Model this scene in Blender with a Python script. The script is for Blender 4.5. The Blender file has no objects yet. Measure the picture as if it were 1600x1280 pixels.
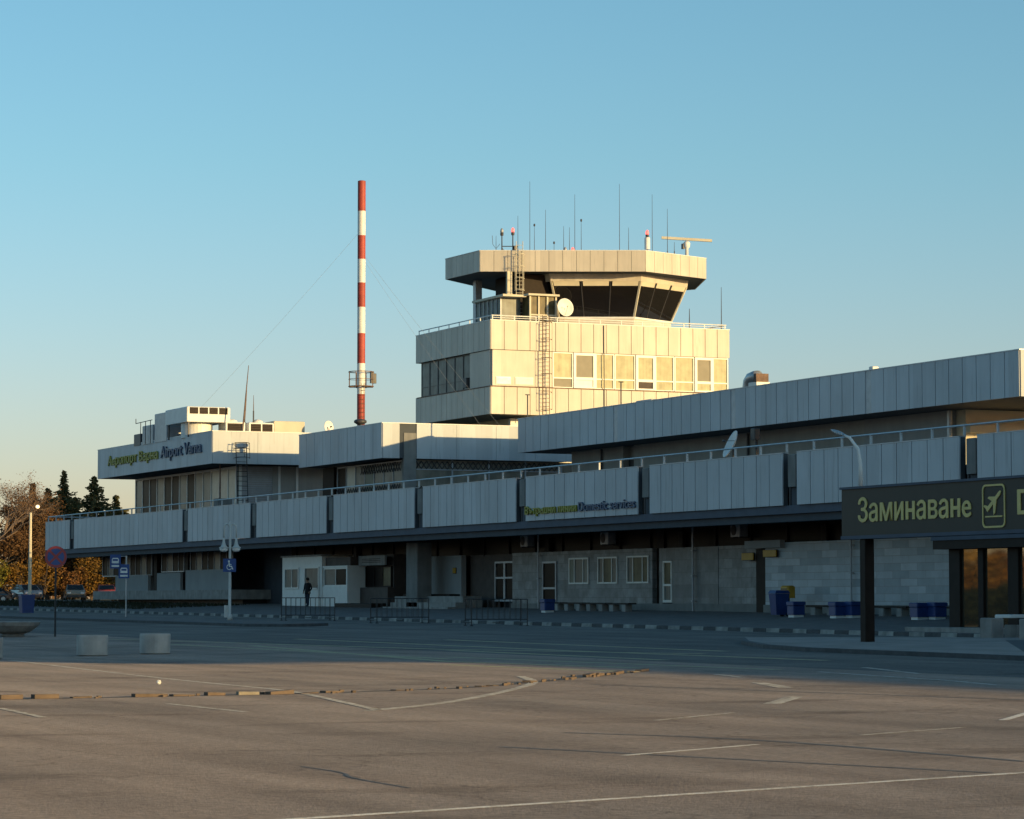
import bpy, bmesh, math, random
from mathutils import Vector, Matrix
random.seed(7)
R = math.radians
scene = bpy.context.scene
COL = scene.collection
# world axes: +X runs along the terminal front towards the camera, +Y goes into the building, z = 0 is the car park by the camera

# ------------------------------------------------------------------ camera
cam = bpy.data.cameras.new("camera"); camo = bpy.data.objects.new("camera", cam); COL.objects.link(camo)
cam.sensor_width = 36.0; cam.lens = 102.6; cam.clip_start = 0.5; cam.clip_end = 6000
camo.location = (120.66, -61.0, 1.6)
camo.rotation_euler = (R(90 + 3.764), 0, R(65.9))
scene.camera = camo

# ------------------------------------------------------------------ light
SUN_EL, SUN_AZ = 6.9, 30.0          # azimuth measured from +X towards +Y
w = bpy.data.worlds.new("World"); scene.world = w; w.use_nodes = True
nt = w.node_tree; nt.nodes.clear()
sky = nt.nodes.new("ShaderNodeTexSky"); sky.sky_type = 'NISHITA'; sky.sun_disc = False
sky.sun_elevation = R(SUN_EL); sky.sun_rotation = R(90 - SUN_AZ)
sky.altitude = 50; sky.air_density = 1.0; sky.dust_density = 0.6; sky.ozone_density = 3.0
bg = nt.nodes.new("ShaderNodeBackground"); bg.inputs['Strength'].default_value = 0.15
wo = nt.nodes.new("ShaderNodeOutputWorld")
# the low evening haze: a warm rim near the horizon, clearer turquoise above it
tc = nt.nodes.new("ShaderNodeTexCoord"); sx = nt.nodes.new("ShaderNodeSeparateXYZ"); nt.links.new(tc.outputs['Generated'], sx.inputs[0])
hz = nt.nodes.new("ShaderNodeValToRGB"); el = hz.color_ramp.elements; el[0].position = 0.0; el[0].color = (1.22, .96, 1.06, 1); el[1].position = .30; el[1].color = (.87, 1.045, .93, 1)
e2 = el.new(.07); e2.color = (1.12, .97, 1.03, 1); e3 = el.new(.15); e3.color = (.96, 1.035, .975, 1)
nt.links.new(sx.outputs[2], hz.inputs[0])
hm = nt.nodes.new("ShaderNodeMix"); hm.data_type = 'RGBA'; hm.blend_type = 'MULTIPLY'; hm.inputs[0].default_value = 1.0
nt.links.new(sky.outputs[0], hm.inputs[6]); nt.links.new(hz.outputs[0], hm.inputs[7])
nt.links.new(hm.outputs[2], bg.inputs[0]); nt.links.new(bg.outputs[0], wo.inputs[0])
sun = bpy.data.lights.new("sun", 'SUN'); sun.energy = 3.9; sun.angle = R(0.5); sun.color = (1.0, 0.685, 0.29)
suno = bpy.data.objects.new("sun", sun); COL.objects.link(suno)
sd = Vector((math.cos(R(SUN_EL)) * math.cos(R(SUN_AZ)), math.cos(R(SUN_EL)) * math.sin(R(SUN_AZ)), math.sin(R(SUN_EL))))
suno.rotation_euler = sd.to_track_quat('Z', 'Y').to_euler(); suno.location = sd * 300
scene.view_settings.view_transform = 'Standard'; scene.view_settings.look = 'None'
scene.view_settings.exposure = 0.58; scene.view_settings.gamma = 1.0; scene.view_settings.use_curve_mapping = False
scene.cycles.max_bounces = 6; scene.cycles.sample_clamp_indirect = 5

# ------------------------------------------------------------------ materials
MATS = {}
def mat(name, col, rough=0.7, var=0.12, nscale=1.5, bump=0.0, bscale=30.0, metal=0.0, spec=0.5, streak=0.0, panel=None,
        emit=None, island=0.0, coat=0.0, dirt=0.0, diffr=0.0, rain=0.0):
    m = bpy.data.materials.new(name); m.use_nodes = True; t = m.node_tree; N = t.nodes; L = t.links
    b = N['Principled BSDF']; b.inputs['Roughness'].default_value = rough; b.inputs['Metallic'].default_value = metal
    b.inputs['Specular IOR Level'].default_value = spec
    if 'Diffuse Roughness' in b.inputs: b.inputs['Diffuse Roughness'].default_value = diffr
    geo = N.new('ShaderNodeNewGeometry')
    cur = N.new('ShaderNodeRGB'); cur.outputs[0].default_value = (*col, 1); cur = cur.outputs[0]
    def mul(cur, fac):
        mx = N.new('ShaderNodeMix'); mx.data_type = 'RGBA'; mx.blend_type = 'MULTIPLY'; mx.inputs[0].default_value = 1.0
        L.new(cur, mx.inputs[6]); L.new(fac, mx.inputs[7]); return mx.outputs[2]
    def rng(sock, a, c):
        mr = N.new('ShaderNodeMapRange'); mr.inputs[3].default_value = a; mr.inputs[4].default_value = c
        L.new(sock, mr.inputs[0]); return mr.outputs[0]
    if var:
        n = N.new('ShaderNodeTexNoise'); n.inputs['Scale'].default_value = nscale; n.inputs['Detail'].default_value = 6
        L.new(geo.outputs['Position'], n.inputs['Vector'])
        mr = N.new('ShaderNodeMapRange'); mr.inputs[1].default_value = .3; mr.inputs[2].default_value = .7
        mr.inputs[3].default_value = 1 - var; mr.inputs[4].default_value = 1 + var
        L.new(n.outputs[0], mr.inputs[0]); cur = mul(cur, mr.outputs[0])
    if streak:
        mp = N.new('ShaderNodeMapping'); mp.inputs['Scale'].default_value = (2.5, 2.5, 0.12); L.new(geo.outputs['Position'], mp.inputs[0])
        n = N.new('ShaderNodeTexNoise'); n.inputs['Scale'].default_value = 1.6; n.inputs['Detail'].default_value = 4; L.new(mp.outputs[0], n.inputs['Vector'])
        cur = mul(cur, rng(n.outputs[0], 1 + streak * .6, 1 - streak * 1.2))
    if rain:
        mp = N.new('ShaderNodeMapping'); mp.inputs['Scale'].default_value = (7.0, 7.0, .5); L.new(geo.outputs['Position'], mp.inputs[0])
        n = N.new('ShaderNodeTexNoise'); n.inputs['Scale'].default_value = 1.0; n.inputs['Detail'].default_value = 5; L.new(mp.outputs[0], n.inputs['Vector'])
        mr = N.new('ShaderNodeMapRange'); mr.inputs[1].default_value = .58; mr.inputs[2].default_value = .74; mr.inputs[3].default_value = 1; mr.inputs[4].default_value = 1 - rain
        L.new(n.outputs[0], mr.inputs[0]); cur = mul(cur, mr.outputs[0])
    if panel:
        mp = N.new('ShaderNodeVectorMath'); mp.operation = 'MULTIPLY'; mp.inputs[1].default_value = (1 / panel, 1 / panel, 0.02); L.new(geo.outputs['Position'], mp.inputs[0])
        fl = N.new('ShaderNodeVectorMath'); fl.operation = 'FLOOR'; L.new(mp.outputs[0], fl.inputs[0])
        wn = N.new('ShaderNodeTexWhiteNoise'); wn.noise_dimensions = '3D'; L.new(fl.outputs[0], wn.inputs[0])
        cur = mul(cur, rng(wn.outputs[0], 0.90, 1.06))
    if island:
        cur = mul(cur, rng(geo.outputs['Random Per Island'], 1 - island, 1 + island))
    L.new(cur, b.inputs['Base Color'])
    if bump:
        n = N.new('ShaderNodeTexNoise'); n.inputs['Scale'].default_value = bscale; n.inputs['Detail'].default_value = 4
        L.new(geo.outputs['Position'], n.inputs['Vector'])
        bp = N.new('ShaderNodeBump'); bp.inputs['Strength'].default_value = bump; bp.inputs['Distance'].default_value = 0.02
        L.new(n.outputs[0], bp.inputs['Height']); L.new(bp.outputs[0], b.inputs['Normal'])
    if emit:
        b.inputs['Emission Color'].default_value = (*emit[:3], 1); b.inputs['Emission Strength'].default_value = emit[3]
    if coat: b.inputs['Coat Weight'].default_value = coat
    MATS[name] = m; return m

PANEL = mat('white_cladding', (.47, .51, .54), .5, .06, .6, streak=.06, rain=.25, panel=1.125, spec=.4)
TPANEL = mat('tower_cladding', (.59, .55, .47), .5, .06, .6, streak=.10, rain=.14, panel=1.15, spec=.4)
SEAM = mat('dark_seam', (.06, .07, .08), .8, .1)
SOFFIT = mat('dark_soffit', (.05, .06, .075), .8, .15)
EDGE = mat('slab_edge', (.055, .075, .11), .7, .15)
CONC = mat('concrete', (.20, .20, .19), .85, .18, 1.2, bump=.3, streak=.2)
PLCONC = mat('planter_concrete', (.44, .43, .40), .85, .2, 2.0, bump=.4, streak=.35)
PCONC = mat('pale_concrete', (.31, .30, .28), .85, .22, 2.0, bump=.4, streak=.35)
RENDERW = mat('grey_render_wall', (.33, .33, .31), .85, .1, .8, streak=.15)
RENDERP = mat('pale_render_wall', (.30, .31, .31), .85, .08, .8, streak=.1)
CREAM = mat('cream_wall', (.58, .54, .42), .8, .08, .8)
WHITE = mat('white_paint', (.72, .73, .70), .5, .06, 2)
WFRAME = mat('white_frame', (.74, .74, .70), .45, .05, 2)
GREYMET = mat('grey_metal', (.36, .39, .42), .45, .12, 3, metal=.3)
GALV = mat('galvanised', (.42, .44, .45), .4, .15, 3, metal=.6)
BLACKM = mat('black_metal', (.018, .018, .02), .5, .1, 3)
DARKM = mat('dark_metal', (.05, .05, .055), .5, .15, 3)
RUST = mat('rusty_metal', (.16, .10, .07), .8, .3, 4)
DGLASS = mat('dark_glass', (.012, .014, .015), .08, .1, .5, spec=.2)
BLACKG = mat('unlit_glass', (.006, .005, .005), .35, .3, .8, spec=.03)
TGLASS = mat('tower_glass', (.010, .009, .009), .03, .2, .5, spec=.6)
CURT = mat('curtained_glass', (.11, .135, .13), .3, .4, 1.1, spec=.14, streak=.4)
CURT2 = mat('pale_curtain_glass', (.55, .52, .34), .7, .14, 1.6, spec=.2, streak=.25)
CURT3 = mat('yellow_curtain_glass', (.15, .125, .065), .4, .3, 1.8, spec=.12, streak=.5)
GREYBL = mat('grey_blind_glass', (.27, .25, .19), .6, .08, 1.4, spec=.25)
PALEC = mat('pale_green_curtain_glass', (.30, .33, .29), .3, .25, 1.1, spec=.35, streak=.3)
MIRR = mat('mirror_glass', (.28, .25, .19), .03, .05, .3, metal=.85)
BROWN = mat('brown_paint', (.018, .012, .009), .6, .2, 3, spec=.15)
BROWNP = mat('brown_panel', (.065, .048, .04), .7, .25, 2)
SIGNB = mat('sign_brown', (.026, .020, .011), .6, .12, 2)
SIGNY = mat('sign_lettering_yellow', (.62, .50, .17), .5, .1, 3)
LETY = mat('lettering_yellow', (.28, .27, .02), .5, .15, 3)
LETB = mat('lettering_blue', (.045, .085, .16), .5, .15, 3)
REDP = mat('red_paint', (.36, .052, .034), .6, .18, 1.5, streak=.2)
BLUEP = mat('blue_plastic', (.012, .04, .16), .45, .15, 3)
BLUES = mat('blue_sign', (.015, .06, .22), .4, .05, 3)
REDS = mat('red_sign', (.28, .03, .035), .4, .05, 3)
YELP = mat('yellow_paint', (.48, .27, .02), .5, .1, 3)
REDLAMP = mat('red_lamp', (.7, .10, .08), .3, 0, emit=(1, .16, .13, 1.1))
LAMPW = mat('lamp_white_paint', (.50, .51, .49), .5, .08, 3)
RAILP = mat('rail_post_paint', (.46, .48, .48), .5, .08, 3)
LAMPG = mat('lamp_glass', (.75, .73, .70), .2, .05)
GLINTL = mat('sun_glint_glow', (.9, .75, .5), .3, 0, emit=(1, .72, .35, 1.5))  # glow stands in for sunlight glinting on the distant lamp head

def node_mat(name):
    m = bpy.data.materials.new(name); m.use_nodes = True; MATS[name] = m
    t = m.node_tree; b = t.nodes['Principled BSDF']
    geo = t.nodes.new('ShaderNodeNewGeometry')
    return m, t, b, geo
def ramp(t, sock, stops):
    r = t.nodes.new('ShaderNodeValToRGB'); e = r.color_ramp.elements
    while len(e) < len(stops): e.new(.5)
    for i, (p, c) in enumerate(stops): e[i].position = p; e[i].color = (*c, 1)
    t.links.new(sock, r.inputs[0]); return r.outputs[0]
def noise(t, vec, scale, detail=5, scl=None, rough=.5):
    if scl:
        mp = t.nodes.new('ShaderNodeMapping'); mp.inputs['Scale'].default_value = scl; t.links.new(vec, mp.inputs[0]); vec = mp.outputs[0]
    n = t.nodes.new('ShaderNodeTexNoise'); n.inputs['Scale'].default_value = scale; n.inputs['Detail'].default_value = detail
    n.inputs['Roughness'].default_value = rough
    t.links.new(vec, n.inputs['Vector']); return n.outputs[0]
def mixc(t, a, b, fac=1.0, mode='MULTIPLY'):
    mx = t.nodes.new('ShaderNodeMix'); mx.data_type = 'RGBA'; mx.blend_type = mode
    if isinstance(fac, float): mx.inputs[0].default_value = fac
    else: t.links.new(fac, mx.inputs[0])
    t.links.new(a, mx.inputs[6]); t.links.new(b, mx.inputs[7]); return mx.outputs[2]

# asphalt: patches, tyre-worn streaks, fine grain, hairline cracks
def asphalt(name, base, warm):
    m, t, b, geo = node_mat(name); P = geo.outputs['Position']
    c1 = ramp(t, noise(t, P, .16, 6), [(.3, tuple(v * .84 for v in base)), (.7, tuple(v * 1.14 * k for v, k in zip(base, warm)))])
    g = ramp(t, noise(t, P, 9, 5, rough=.75), [(.3, (.70, .70, .70)), (.72, (1.32, 1.31, 1.28))])
    s = ramp(t, noise(t, P, .5, 5, (.16, 1.6, 1)), [(.34, (.78, .77, .76)), (.64, (1.12, 1.12, 1.11))])
    d = ramp(t, noise(t, P, .55, 5, (1.0, .35, 1)), [(.30, (.66, .64, .62)), (.44, (1, 1, 1))])
    c = mixc(t, mixc(t, mixc(t, c1, g), s), d)
    v = t.nodes.new('ShaderNodeTexVoronoi'); v.feature = 'DISTANCE_TO_EDGE'; v.inputs['Scale'].default_value = .11
    wob = t.nodes.new('ShaderNodeVectorMath'); wob.operation = 'ADD'
    nz = t.nodes.new('ShaderNodeTexNoise'); nz.inputs['Scale'].default_value = .7; nz.inputs['Detail'].default_value = 5; t.links.new(P, nz.inputs['Vector'])
    sc = t.nodes.new('ShaderNodeVectorMath'); sc.operation = 'SCALE'; sc.inputs[3].default_value = 3.2
    t.links.new(nz.outputs[1], sc.inputs[0]); t.links.new(P, wob.inputs[0]); t.links.new(sc.outputs[0], wob.inputs[1]); t.links.new(wob.outputs[0], v.inputs['Vector'])
    cr = ramp(t, v.outputs['Distance'], [(.0, (.72, .71, .70)), (.007, (1, 1, 1))])
    c = mixc(t, c, cr); t.links.new(c, b.inputs['Base Color'])
    b.inputs['Roughness'].default_value = .9; b.inputs['Diffuse Roughness'].default_value = 1.0; b.inputs['Specular IOR Level'].default_value = .2
    bp = t.nodes.new('ShaderNodeBump'); bp.inputs['Strength'].default_value = 1.0; bp.inputs['Distance'].default_value = .022
    t.links.new(noise(t, P, 26, 5, rough=.7), bp.inputs['Height']); t.links.new(bp.outputs[0], b.inputs['Normal'])
    return m
ASPH = asphalt('car_park_asphalt', (.280, .242, .220), (1.05, 1.0, .96))
ROAD = asphalt('road_asphalt', (.145, .148, .148), (1.02, 1.0, .97))
PAVE = mat('pavement_slabs', (.09, .09, .09), .9, .25, 1.5, bump=.5, diffr=1)
PAVEL = mat('pale_pavement', (.20, .20, .195), .9, .2, 1.0, bump=.5, diffr=1)
SOIL = mat('dry_grass_soil', (.11, .10, .05), .95, .35, .5, bump=.6)
TAR = mat('tar_seam', (.165, .148, .128), .85, .3, 3, bump=.4)
def paint_mat(name, col, wear, base=(.275, .245, .205)):
    m, t, b, geo = node_mat(name); P = geo.outputs['Position']
    n = noise(t, P, 3.2, 7, rough=.75)
    c = ramp(t, n, [(wear - .08, base), (wear + .08, col)])
    t.links.new(c, b.inputs['Base Color']); b.inputs['Roughness'].default_value = .85; b.inputs['Diffuse Roughness'].default_value = 1.0
    b.inputs['Specular IOR Level'].default_value = .2
    bp = t.nodes.new('ShaderNodeBump'); bp.inputs['Strength'].default_value = .9; bp.inputs['Distance'].default_value = .02
    t.links.new(noise(t, P, 26, 4, rough=.7), bp.inputs['Height']); t.links.new(bp.outputs[0], b.inputs['Normal'])
    return m
LINE = paint_mat('worn_white_line', (.66, .64, .60), .42)
LINEF = paint_mat('faded_white_line', (.52, .50, .46), .49)
LINEY = paint_mat('faded_yellow_line', (.38, .37, .24), .40, (.165, .165, .165))

# marble cladding: stone slabs, each its own tone, cloudy veins
def slabs(name, tones, sx, sz, joint=(.10, .10, .10), cloud=.35):
    m, t, b, geo = node_mat(name); P = geo.outputs['Position']
    sep = t.nodes.new('ShaderNodeSeparateXYZ'); t.links.new(P, sep.inputs[0])
    add = t.nodes.new('ShaderNodeMath'); add.operation = 'ADD'; t.links.new(sep.outputs[0], add.inputs[0]); t.links.new(sep.outputs[1], add.inputs[1])
    cb = t.nodes.new('ShaderNodeCombineXYZ'); t.links.new(add.outputs[0], cb.inputs[0]); t.links.new(sep.outputs[2], cb.inputs[1])
    br = t.nodes.new('ShaderNodeTexBrick'); br.inputs['Scale'].default_value = 1.0; br.inputs['Brick Width'].default_value = sx; br.inputs['Row Height'].default_value = sz
    br.inputs['Mortar Size'].default_value = .012; br.inputs['Color1'].default_value = (*tones[0], 1); br.inputs['Color2'].default_value = (*tones[1], 1)
    br.inputs['Mortar'].default_value = (*joint, 1); t.links.new(cb.outputs[0], br.inputs['Vector'])
    n = ramp(t, noise(t, P, 1.7, 8, rough=.65), [(.3, (1 - cloud,) * 3), (.68, (1 + cloud,) * 3)])
    t.links.new(mixc(t, br.outputs[0], n), b.inputs['Base Color']); b.inputs['Roughness'].default_value = .5
    return m
MARBLE = slabs('grey_marble', ((.12, .135, .14), (.21, .225, .23)), .9, .45, cloud=.42)
MARBLED = slabs('dark_marble', ((.10, .11, .115), (.17, .18, .18)), .9, .6, cloud=.3)
MARBLEL = slabs('pale_stone', ((.23, .29, .33), (.43, .49, .53)), 1.3, .32, joint=(.25, .26, .27), cloud=.12)

def leafmat(name, stops, trans=.25):
    m, t, b, geo = node_mat(name)
    c = ramp(t, geo.outputs['Random Per Island'], stops); t.links.new(c, b.inputs['Base Color']); b.inputs['Roughness'].default_value = .8
    b.inputs['Specular IOR Level'].default_value = .2
    return m
LBROWN = leafmat('brown_leaves', [(0, (.06, .035, .018)), (.5, (.10, .055, .025)), (1, (.15, .085, .04))])
LGOLD = leafmat('golden_leaves', [(0, (.07, .05, .012)), (.5, (.17, .085, .014)), (1, (.24, .14, .03))])
LGOLDB = leafmat('bright_golden_leaves', [(0, (.12, .09, .02)), (.5, (.30, .18, .04)), (1, (.40, .27, .08))])
LORANGE = leafmat('russet_twigs', [(0, (.08, .038, .016)), (.5, (.14, .065, .022)), (1, (.20, .11, .04))])
LGREEN = leafmat('conifer_needles', [(0, (.05, .055, .022)), (.6, (.085, .085, .035)), (1, (.13, .11, .05))])
LOLIVE = leafmat('olive_leaves', [(0, (.07, .08, .015)), (.6, (.13, .13, .02)), (1, (.22, .15, .02))])
BARK = mat('bark', (.12, .085, .06), .9, .3, 3, bump=.4)
BARKP = mat('pale_bark', (.22, .16, .12), .9, .3, 3)

# ------------------------------------------------------------------ mesh helpers
class MB:
    def __init__(s): s.v = []; s.f = []; s.m = []; s.mi = 0
    def add(s, vs, fs):
        o = len(s.v); s.v += [tuple(p) for p in vs]; s.f += [tuple(i + o for i in f) for f in fs]; s.m += [s.mi] * len(fs); return s
    def box(s, x0, x1, y0, y1, z0, z1):
        if x0 > x1: x0, x1 = x1, x0
        if y0 > y1: y0, y1 = y1, y0
        if z0 > z1: z0, z1 = z1, z0
        return s.add([(x0, y0, z0), (x1, y0, z0), (x1, y1, z0), (x0, y1, z0), (x0, y0, z1), (x1, y0, z1), (x1, y1, z1), (x0, y1, z1)],
                     [(0, 3, 2, 1), (4, 5, 6, 7), (0, 1, 5, 4), (1, 2, 6, 5), (2, 3, 7, 6), (3, 0, 4, 7)])
    def bbox(s, x0, x1, y0, y1, z0, z1, b=.02):      # box with chamfered vertical and top edges
        p = [(x0 + b, y0), (x1 - b, y0), (x1, y0 + b), (x1, y1 - b), (x1 - b, y1), (x0 + b, y1), (x0, y1 - b), (x0, y0 + b)]
        cx, cy = (x0 + x1) / 2, (y0 + y1) / 2
        q = [(px + (b if px < cx else -b), py + (b if py < cy else -b)) for px, py in p]
        vs = [(px, py, z0) for px, py in p] + [(px, py, z1 - b) for px, py in p] + [(px, py, z1) for px, py in q]
        fs = [tuple(range(7, -1, -1)), tuple(range(16, 24))]
        for k in (0, 8):
            fs += [(k + i, k + (i + 1) % 8, k + 8 + (i + 1) % 8, k + 8 + i) for i in range(8)]
        return s.add(vs, fs)
    def obox(s, c, ax, ay, az):       # oriented box: centre and three half-axis vectors
        c, ax, ay, az = map(Vector, (c, ax, ay, az))
        vs = [c + ax * i + ay * j + az * k for k in (-1, 1) for i, j in ((-1, -1), (1, -1), (1, 1), (-1, 1))]
        return s.add(vs, [(0, 3, 2, 1), (4, 5, 6, 7), (0, 1, 5, 4), (1, 2, 6, 5), (2, 3, 7, 6), (3, 0, 4, 7)])
    def prism(s, poly, z0, z1):
        n = len(poly); vs = [(x, y, z0) for x, y in poly] + [(x, y, z1) for x, y in poly]
        return s.add(vs, [tuple(range(n - 1, -1, -1)), tuple(range(n, 2 * n))] + [(i, (i + 1) % n, n + (i + 1) % n, n + i) for i in range(n)])
    def loft(s, a, b):
        n = len(a); return s.add(list(a) + list(b), [tuple(range(n - 1, -1, -1)), tuple(range(n, 2 * n))] + [(i, (i + 1) % n, n + (i + 1) % n, n + i) for i in range(n)])
    def tube(s, pts, r, n=8, cap=True):
        pts = [Vector(p) for p in pts]; rs = r if isinstance(r, (list, tuple)) else [r] * len(pts)
        vs = []; up = None
        for i, p in enumerate(pts):
            d = (pts[min(i + 1, len(pts) - 1)] - pts[max(i - 1, 0)]).normalized()
            if up is None: up = Vector((0, 0, 1)) if abs(d.z) < .9 else Vector((1, 0, 0))
            a = d.cross(up).normalized(); bb = a.cross(d).normalized(); up = bb
            for k in range(n):
                an = 2 * math.pi * k / n; vs.append(p + a * math.cos(an) * rs[i] + bb * math.sin(an) * rs[i])
        fs = []
        for i in range(len(pts) - 1):
            for k in range(n):
                fs.append((i * n + k, i * n + (k + 1) % n, (i + 1) * n + (k + 1) % n, (i + 1) * n + k))
        if cap: fs += [tuple(range(n - 1, -1, -1)), tuple((len(pts) - 1) * n + k for k in range(n))]
        return s.add(vs, fs)
    def lathe(s, prof, c=(0, 0, 0), n=24):
        vs = []; fs = []
        for r, z in prof:
            for k in range(n):
                an = 2 * math.pi * k / n; vs.append((c[0] + r * math.cos(an), c[1] + r * math.sin(an), c[2] + z))
        for i in range(len(prof) - 1):
            for k in range(n): fs.append((i * n + k, i * n + (k + 1) % n, (i + 1) * n + (k + 1) % n, (i + 1) * n + k))
        fs += [tuple(range(n - 1, -1, -1)), tuple((len(prof) - 1) * n + k for k in range(n))]
        return s.add(vs, fs)
    def quad(s, c, a, b):
        c, a, b = Vector(c), Vector(a), Vector(b); return s.add([c - a - b, c + a - b, c + a + b, c - a + b], [(0, 1, 2, 3)])
    def panels(s, p0, p1, z0, z1, nrm, wid, th=.06, gap=.05):   # row of cladding panels from p0 to p1 (xy), standing proud along nrm
        p0, p1, nrm = Vector(p0), Vector(p1), Vector(nrm); L = (p1 - p0).length; d = (p1 - p0) / L; n = max(1, round(L / wid)); wd = L / n
        for i in range(n):
            a = i * wd + (gap / 2 if i else 0); b = (i + 1) * wd - (gap / 2 if i < n - 1 else 0)
            t0 = th * random.uniform(.93, 1.0); t1 = th * random.uniform(.93, 1.0)
            A, B = p0 + d * a, p0 + d * b
            base = [A, B, B + nrm * t1, A + nrm * t0]
            s.loft([(q.x, q.y, z0) for q in base], [(q.x, q.y, z1) for q in base])
        return s
    def build(s, name, m, parent=None, local=False, smooth=False):
        off = Vector((0, 0, 0))
        if parent is not None and not local:
            q = parent
            while q is not None: off += q.location; q = q.parent
        me = bpy.data.meshes.new(name)
        me.from_pydata([(x - off.x, y - off.y, z - off.z) for x, y, z in s.v], [], s.f)
        for mm in (m if isinstance(m, (list, tuple)) else [m]): me.materials.append(mm)
        if any(s.m):
            for p, i in zip(me.polygons, s.m): p.material_index = i
        if smooth:
            for p in me.polygons: p.use_smooth = True
        bm = bmesh.new(); bm.from_mesh(me); bmesh.ops.recalc_face_normals(bm, faces=bm.faces); bm.to_mesh(me); bm.free()
        me.update()
        o = bpy.data.objects.new(name, me); COL.objects.link(o)
        if parent is not None: o.parent = parent
        return o
    def each(s, name, m, parent=None, local=False):      # one object per separate piece
        n = len(s.v); p = list(range(n))
        def find(i):
            while p[i] != i: p[i] = p[p[i]]; i = p[i]
            return i
        for f in s.f:
            for i in f[1:]: p[find(i)] = find(f[0])
        groups = {}
        for f in s.f: groups.setdefault(find(f[0]), []).append(f)
        out = []
        for fs in groups.values():
            idx = sorted({i for f in fs for i in f}); mp = {i: k for k, i in enumerate(idx)}; q = MB(); q.add([s.v[i] for i in idx], [tuple(mp[i] for i in f) for f in fs]); out.append(q.build(name, m, parent, local))
        return out
    def solo(s, name, m, label=None, cat=None, group=None, kind=None, smooth=False):   # top-level thing in one mesh, origin at its base
        xs, ys, zs = zip(*s.v); c = ((min(xs) + max(xs)) / 2, (min(ys) + max(ys)) / 2, min(zs))
        s.v = [(x - c[0], y - c[1], z - c[2]) for x, y, z in s.v]
        o = s.build(name, m, smooth=smooth); o.location = c
        return tag(o, label, cat, group, kind)

def tag(o, label=None, cat=None, group=None, kind=None):
    if label: o['label'] = label
    if cat: o['category'] = cat
    if group: o['group'] = group
    if kind: o['kind'] = kind
    return o
def thing(name, label, cat, loc=(0, 0, 0), rz=0.0, group=None):
    o = bpy.data.objects.new(name, None); COL.objects.link(o); o.empty_display_size = .3
    o.location = loc; o.rotation_euler = (0, 0, rz); return tag(o, label, cat, group)
KIDS = {}
def dup(root, loc, rz=None, label=None, parent=None):
    c = root.copy(); COL.objects.link(c)
    if parent is not None: c.parent = parent
    else:
        c.location = loc
        if rz is not None: c.rotation_euler = (0, 0, rz)
        if label: c['label'] = label
    for ch in [k for k in bpy.data.objects if k.parent == root]: dup(ch, None, parent=c)
    return c
def glyph(body, size, ext, bold):
    cu = bpy.data.curves.new('lettering', 'FONT'); cu.body = body; cu.size = size; cu.extrude = ext; cu.offset = bold
    o = bpy.data.objects.new('lettering', cu); COL.objects.link(o)
    dg = bpy.context.evaluated_depsgraph_get(); me = bpy.data.meshes.new_from_object(o.evaluated_get(dg))
    bpy.data.objects.remove(o); bpy.data.curves.remove(cu)
    vs = [tuple(v.co) for v in me.vertices]; fs = [tuple(p.vertices) for p in me.polygons]; bpy.data.meshes.remove(me); return vs, fs
def text_mb(body, size, ext=.02, bold=0.0):
    """letters set one by one; the Cyrillic en is drawn from three bars because the built-in font fills it badly"""
    body = body.replace('\u0435', 'e'); mbs = [MB()]; x = 0.0; mI = max(v[0] for v in glyph('I', size, 0, 0)[0]); cache = {}
    for ch in body:
        if ch not in cache:
            adv = max(v[0] for v in glyph(ch + 'I', size, 0, 0)[0]) - mI
            if ch == ' ': cache[ch] = (adv, [], [])
            elif ch == '\u043d':
                P = glyph('\u043f', size, 0, 0)[0]; x0 = min(v[0] for v in P); x1 = max(v[0] for v in P); h = max(v[1] for v in P); st = size * .095 + bold * 2
                q = MB(); q.box(x0 - bold, x0 - bold + st, 0, h, -ext, ext); q.box(x1 + bold - st, x1 + bold, 0, h, -ext, ext); q.box(x0 - bold + st, x1 + bold - st, h * .5 - st * .42, h * .5 + st * .42, -ext, ext)
                cache[ch] = (adv, q.v, q.f)
            else:
                q = MB()
                for k, (dx, dy) in enumerate(((0, 0), (-bold, 0), (bold, 0), (0, bold * .7), (0, -bold * .7)) if bold else ((0, 0),)):
                    vs, fs = glyph(ch, size, ext - .0012 * k, 0); q.add([(a + dx, b + dy, c) for a, b, c in vs], fs)
                cache[ch] = (adv, q.v, q.f)
        adv, vs, fs = cache[ch]
        if ch == ' ': mbs.append(MB())
        if vs: mbs[-1].add([(vx + x, vy, vz) for vx, vy, vz in vs], fs)
        x += adv
    return mbs
def text_front(name, body, x0, x1, zb, y, cap, m, parent, bold=.0, ext=.03):
    """lettering standing on a wall that faces -Y; fitted between x0 and x1, baseline zb, capital height cap"""
    mbs = text_mb(body, cap / .72, ext, bold); xs = [v[0] for mb in mbs for v in mb.v]; a, b = min(xs), max(xs); k = (x1 - x0) / (b - a)
    for mb in mbs:
        mb.v = [(x0 + (vx - a) * k, y - vz, zb + vy) for vx, vy, vz in mb.v]; mb.build(name, m, parent)

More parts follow.
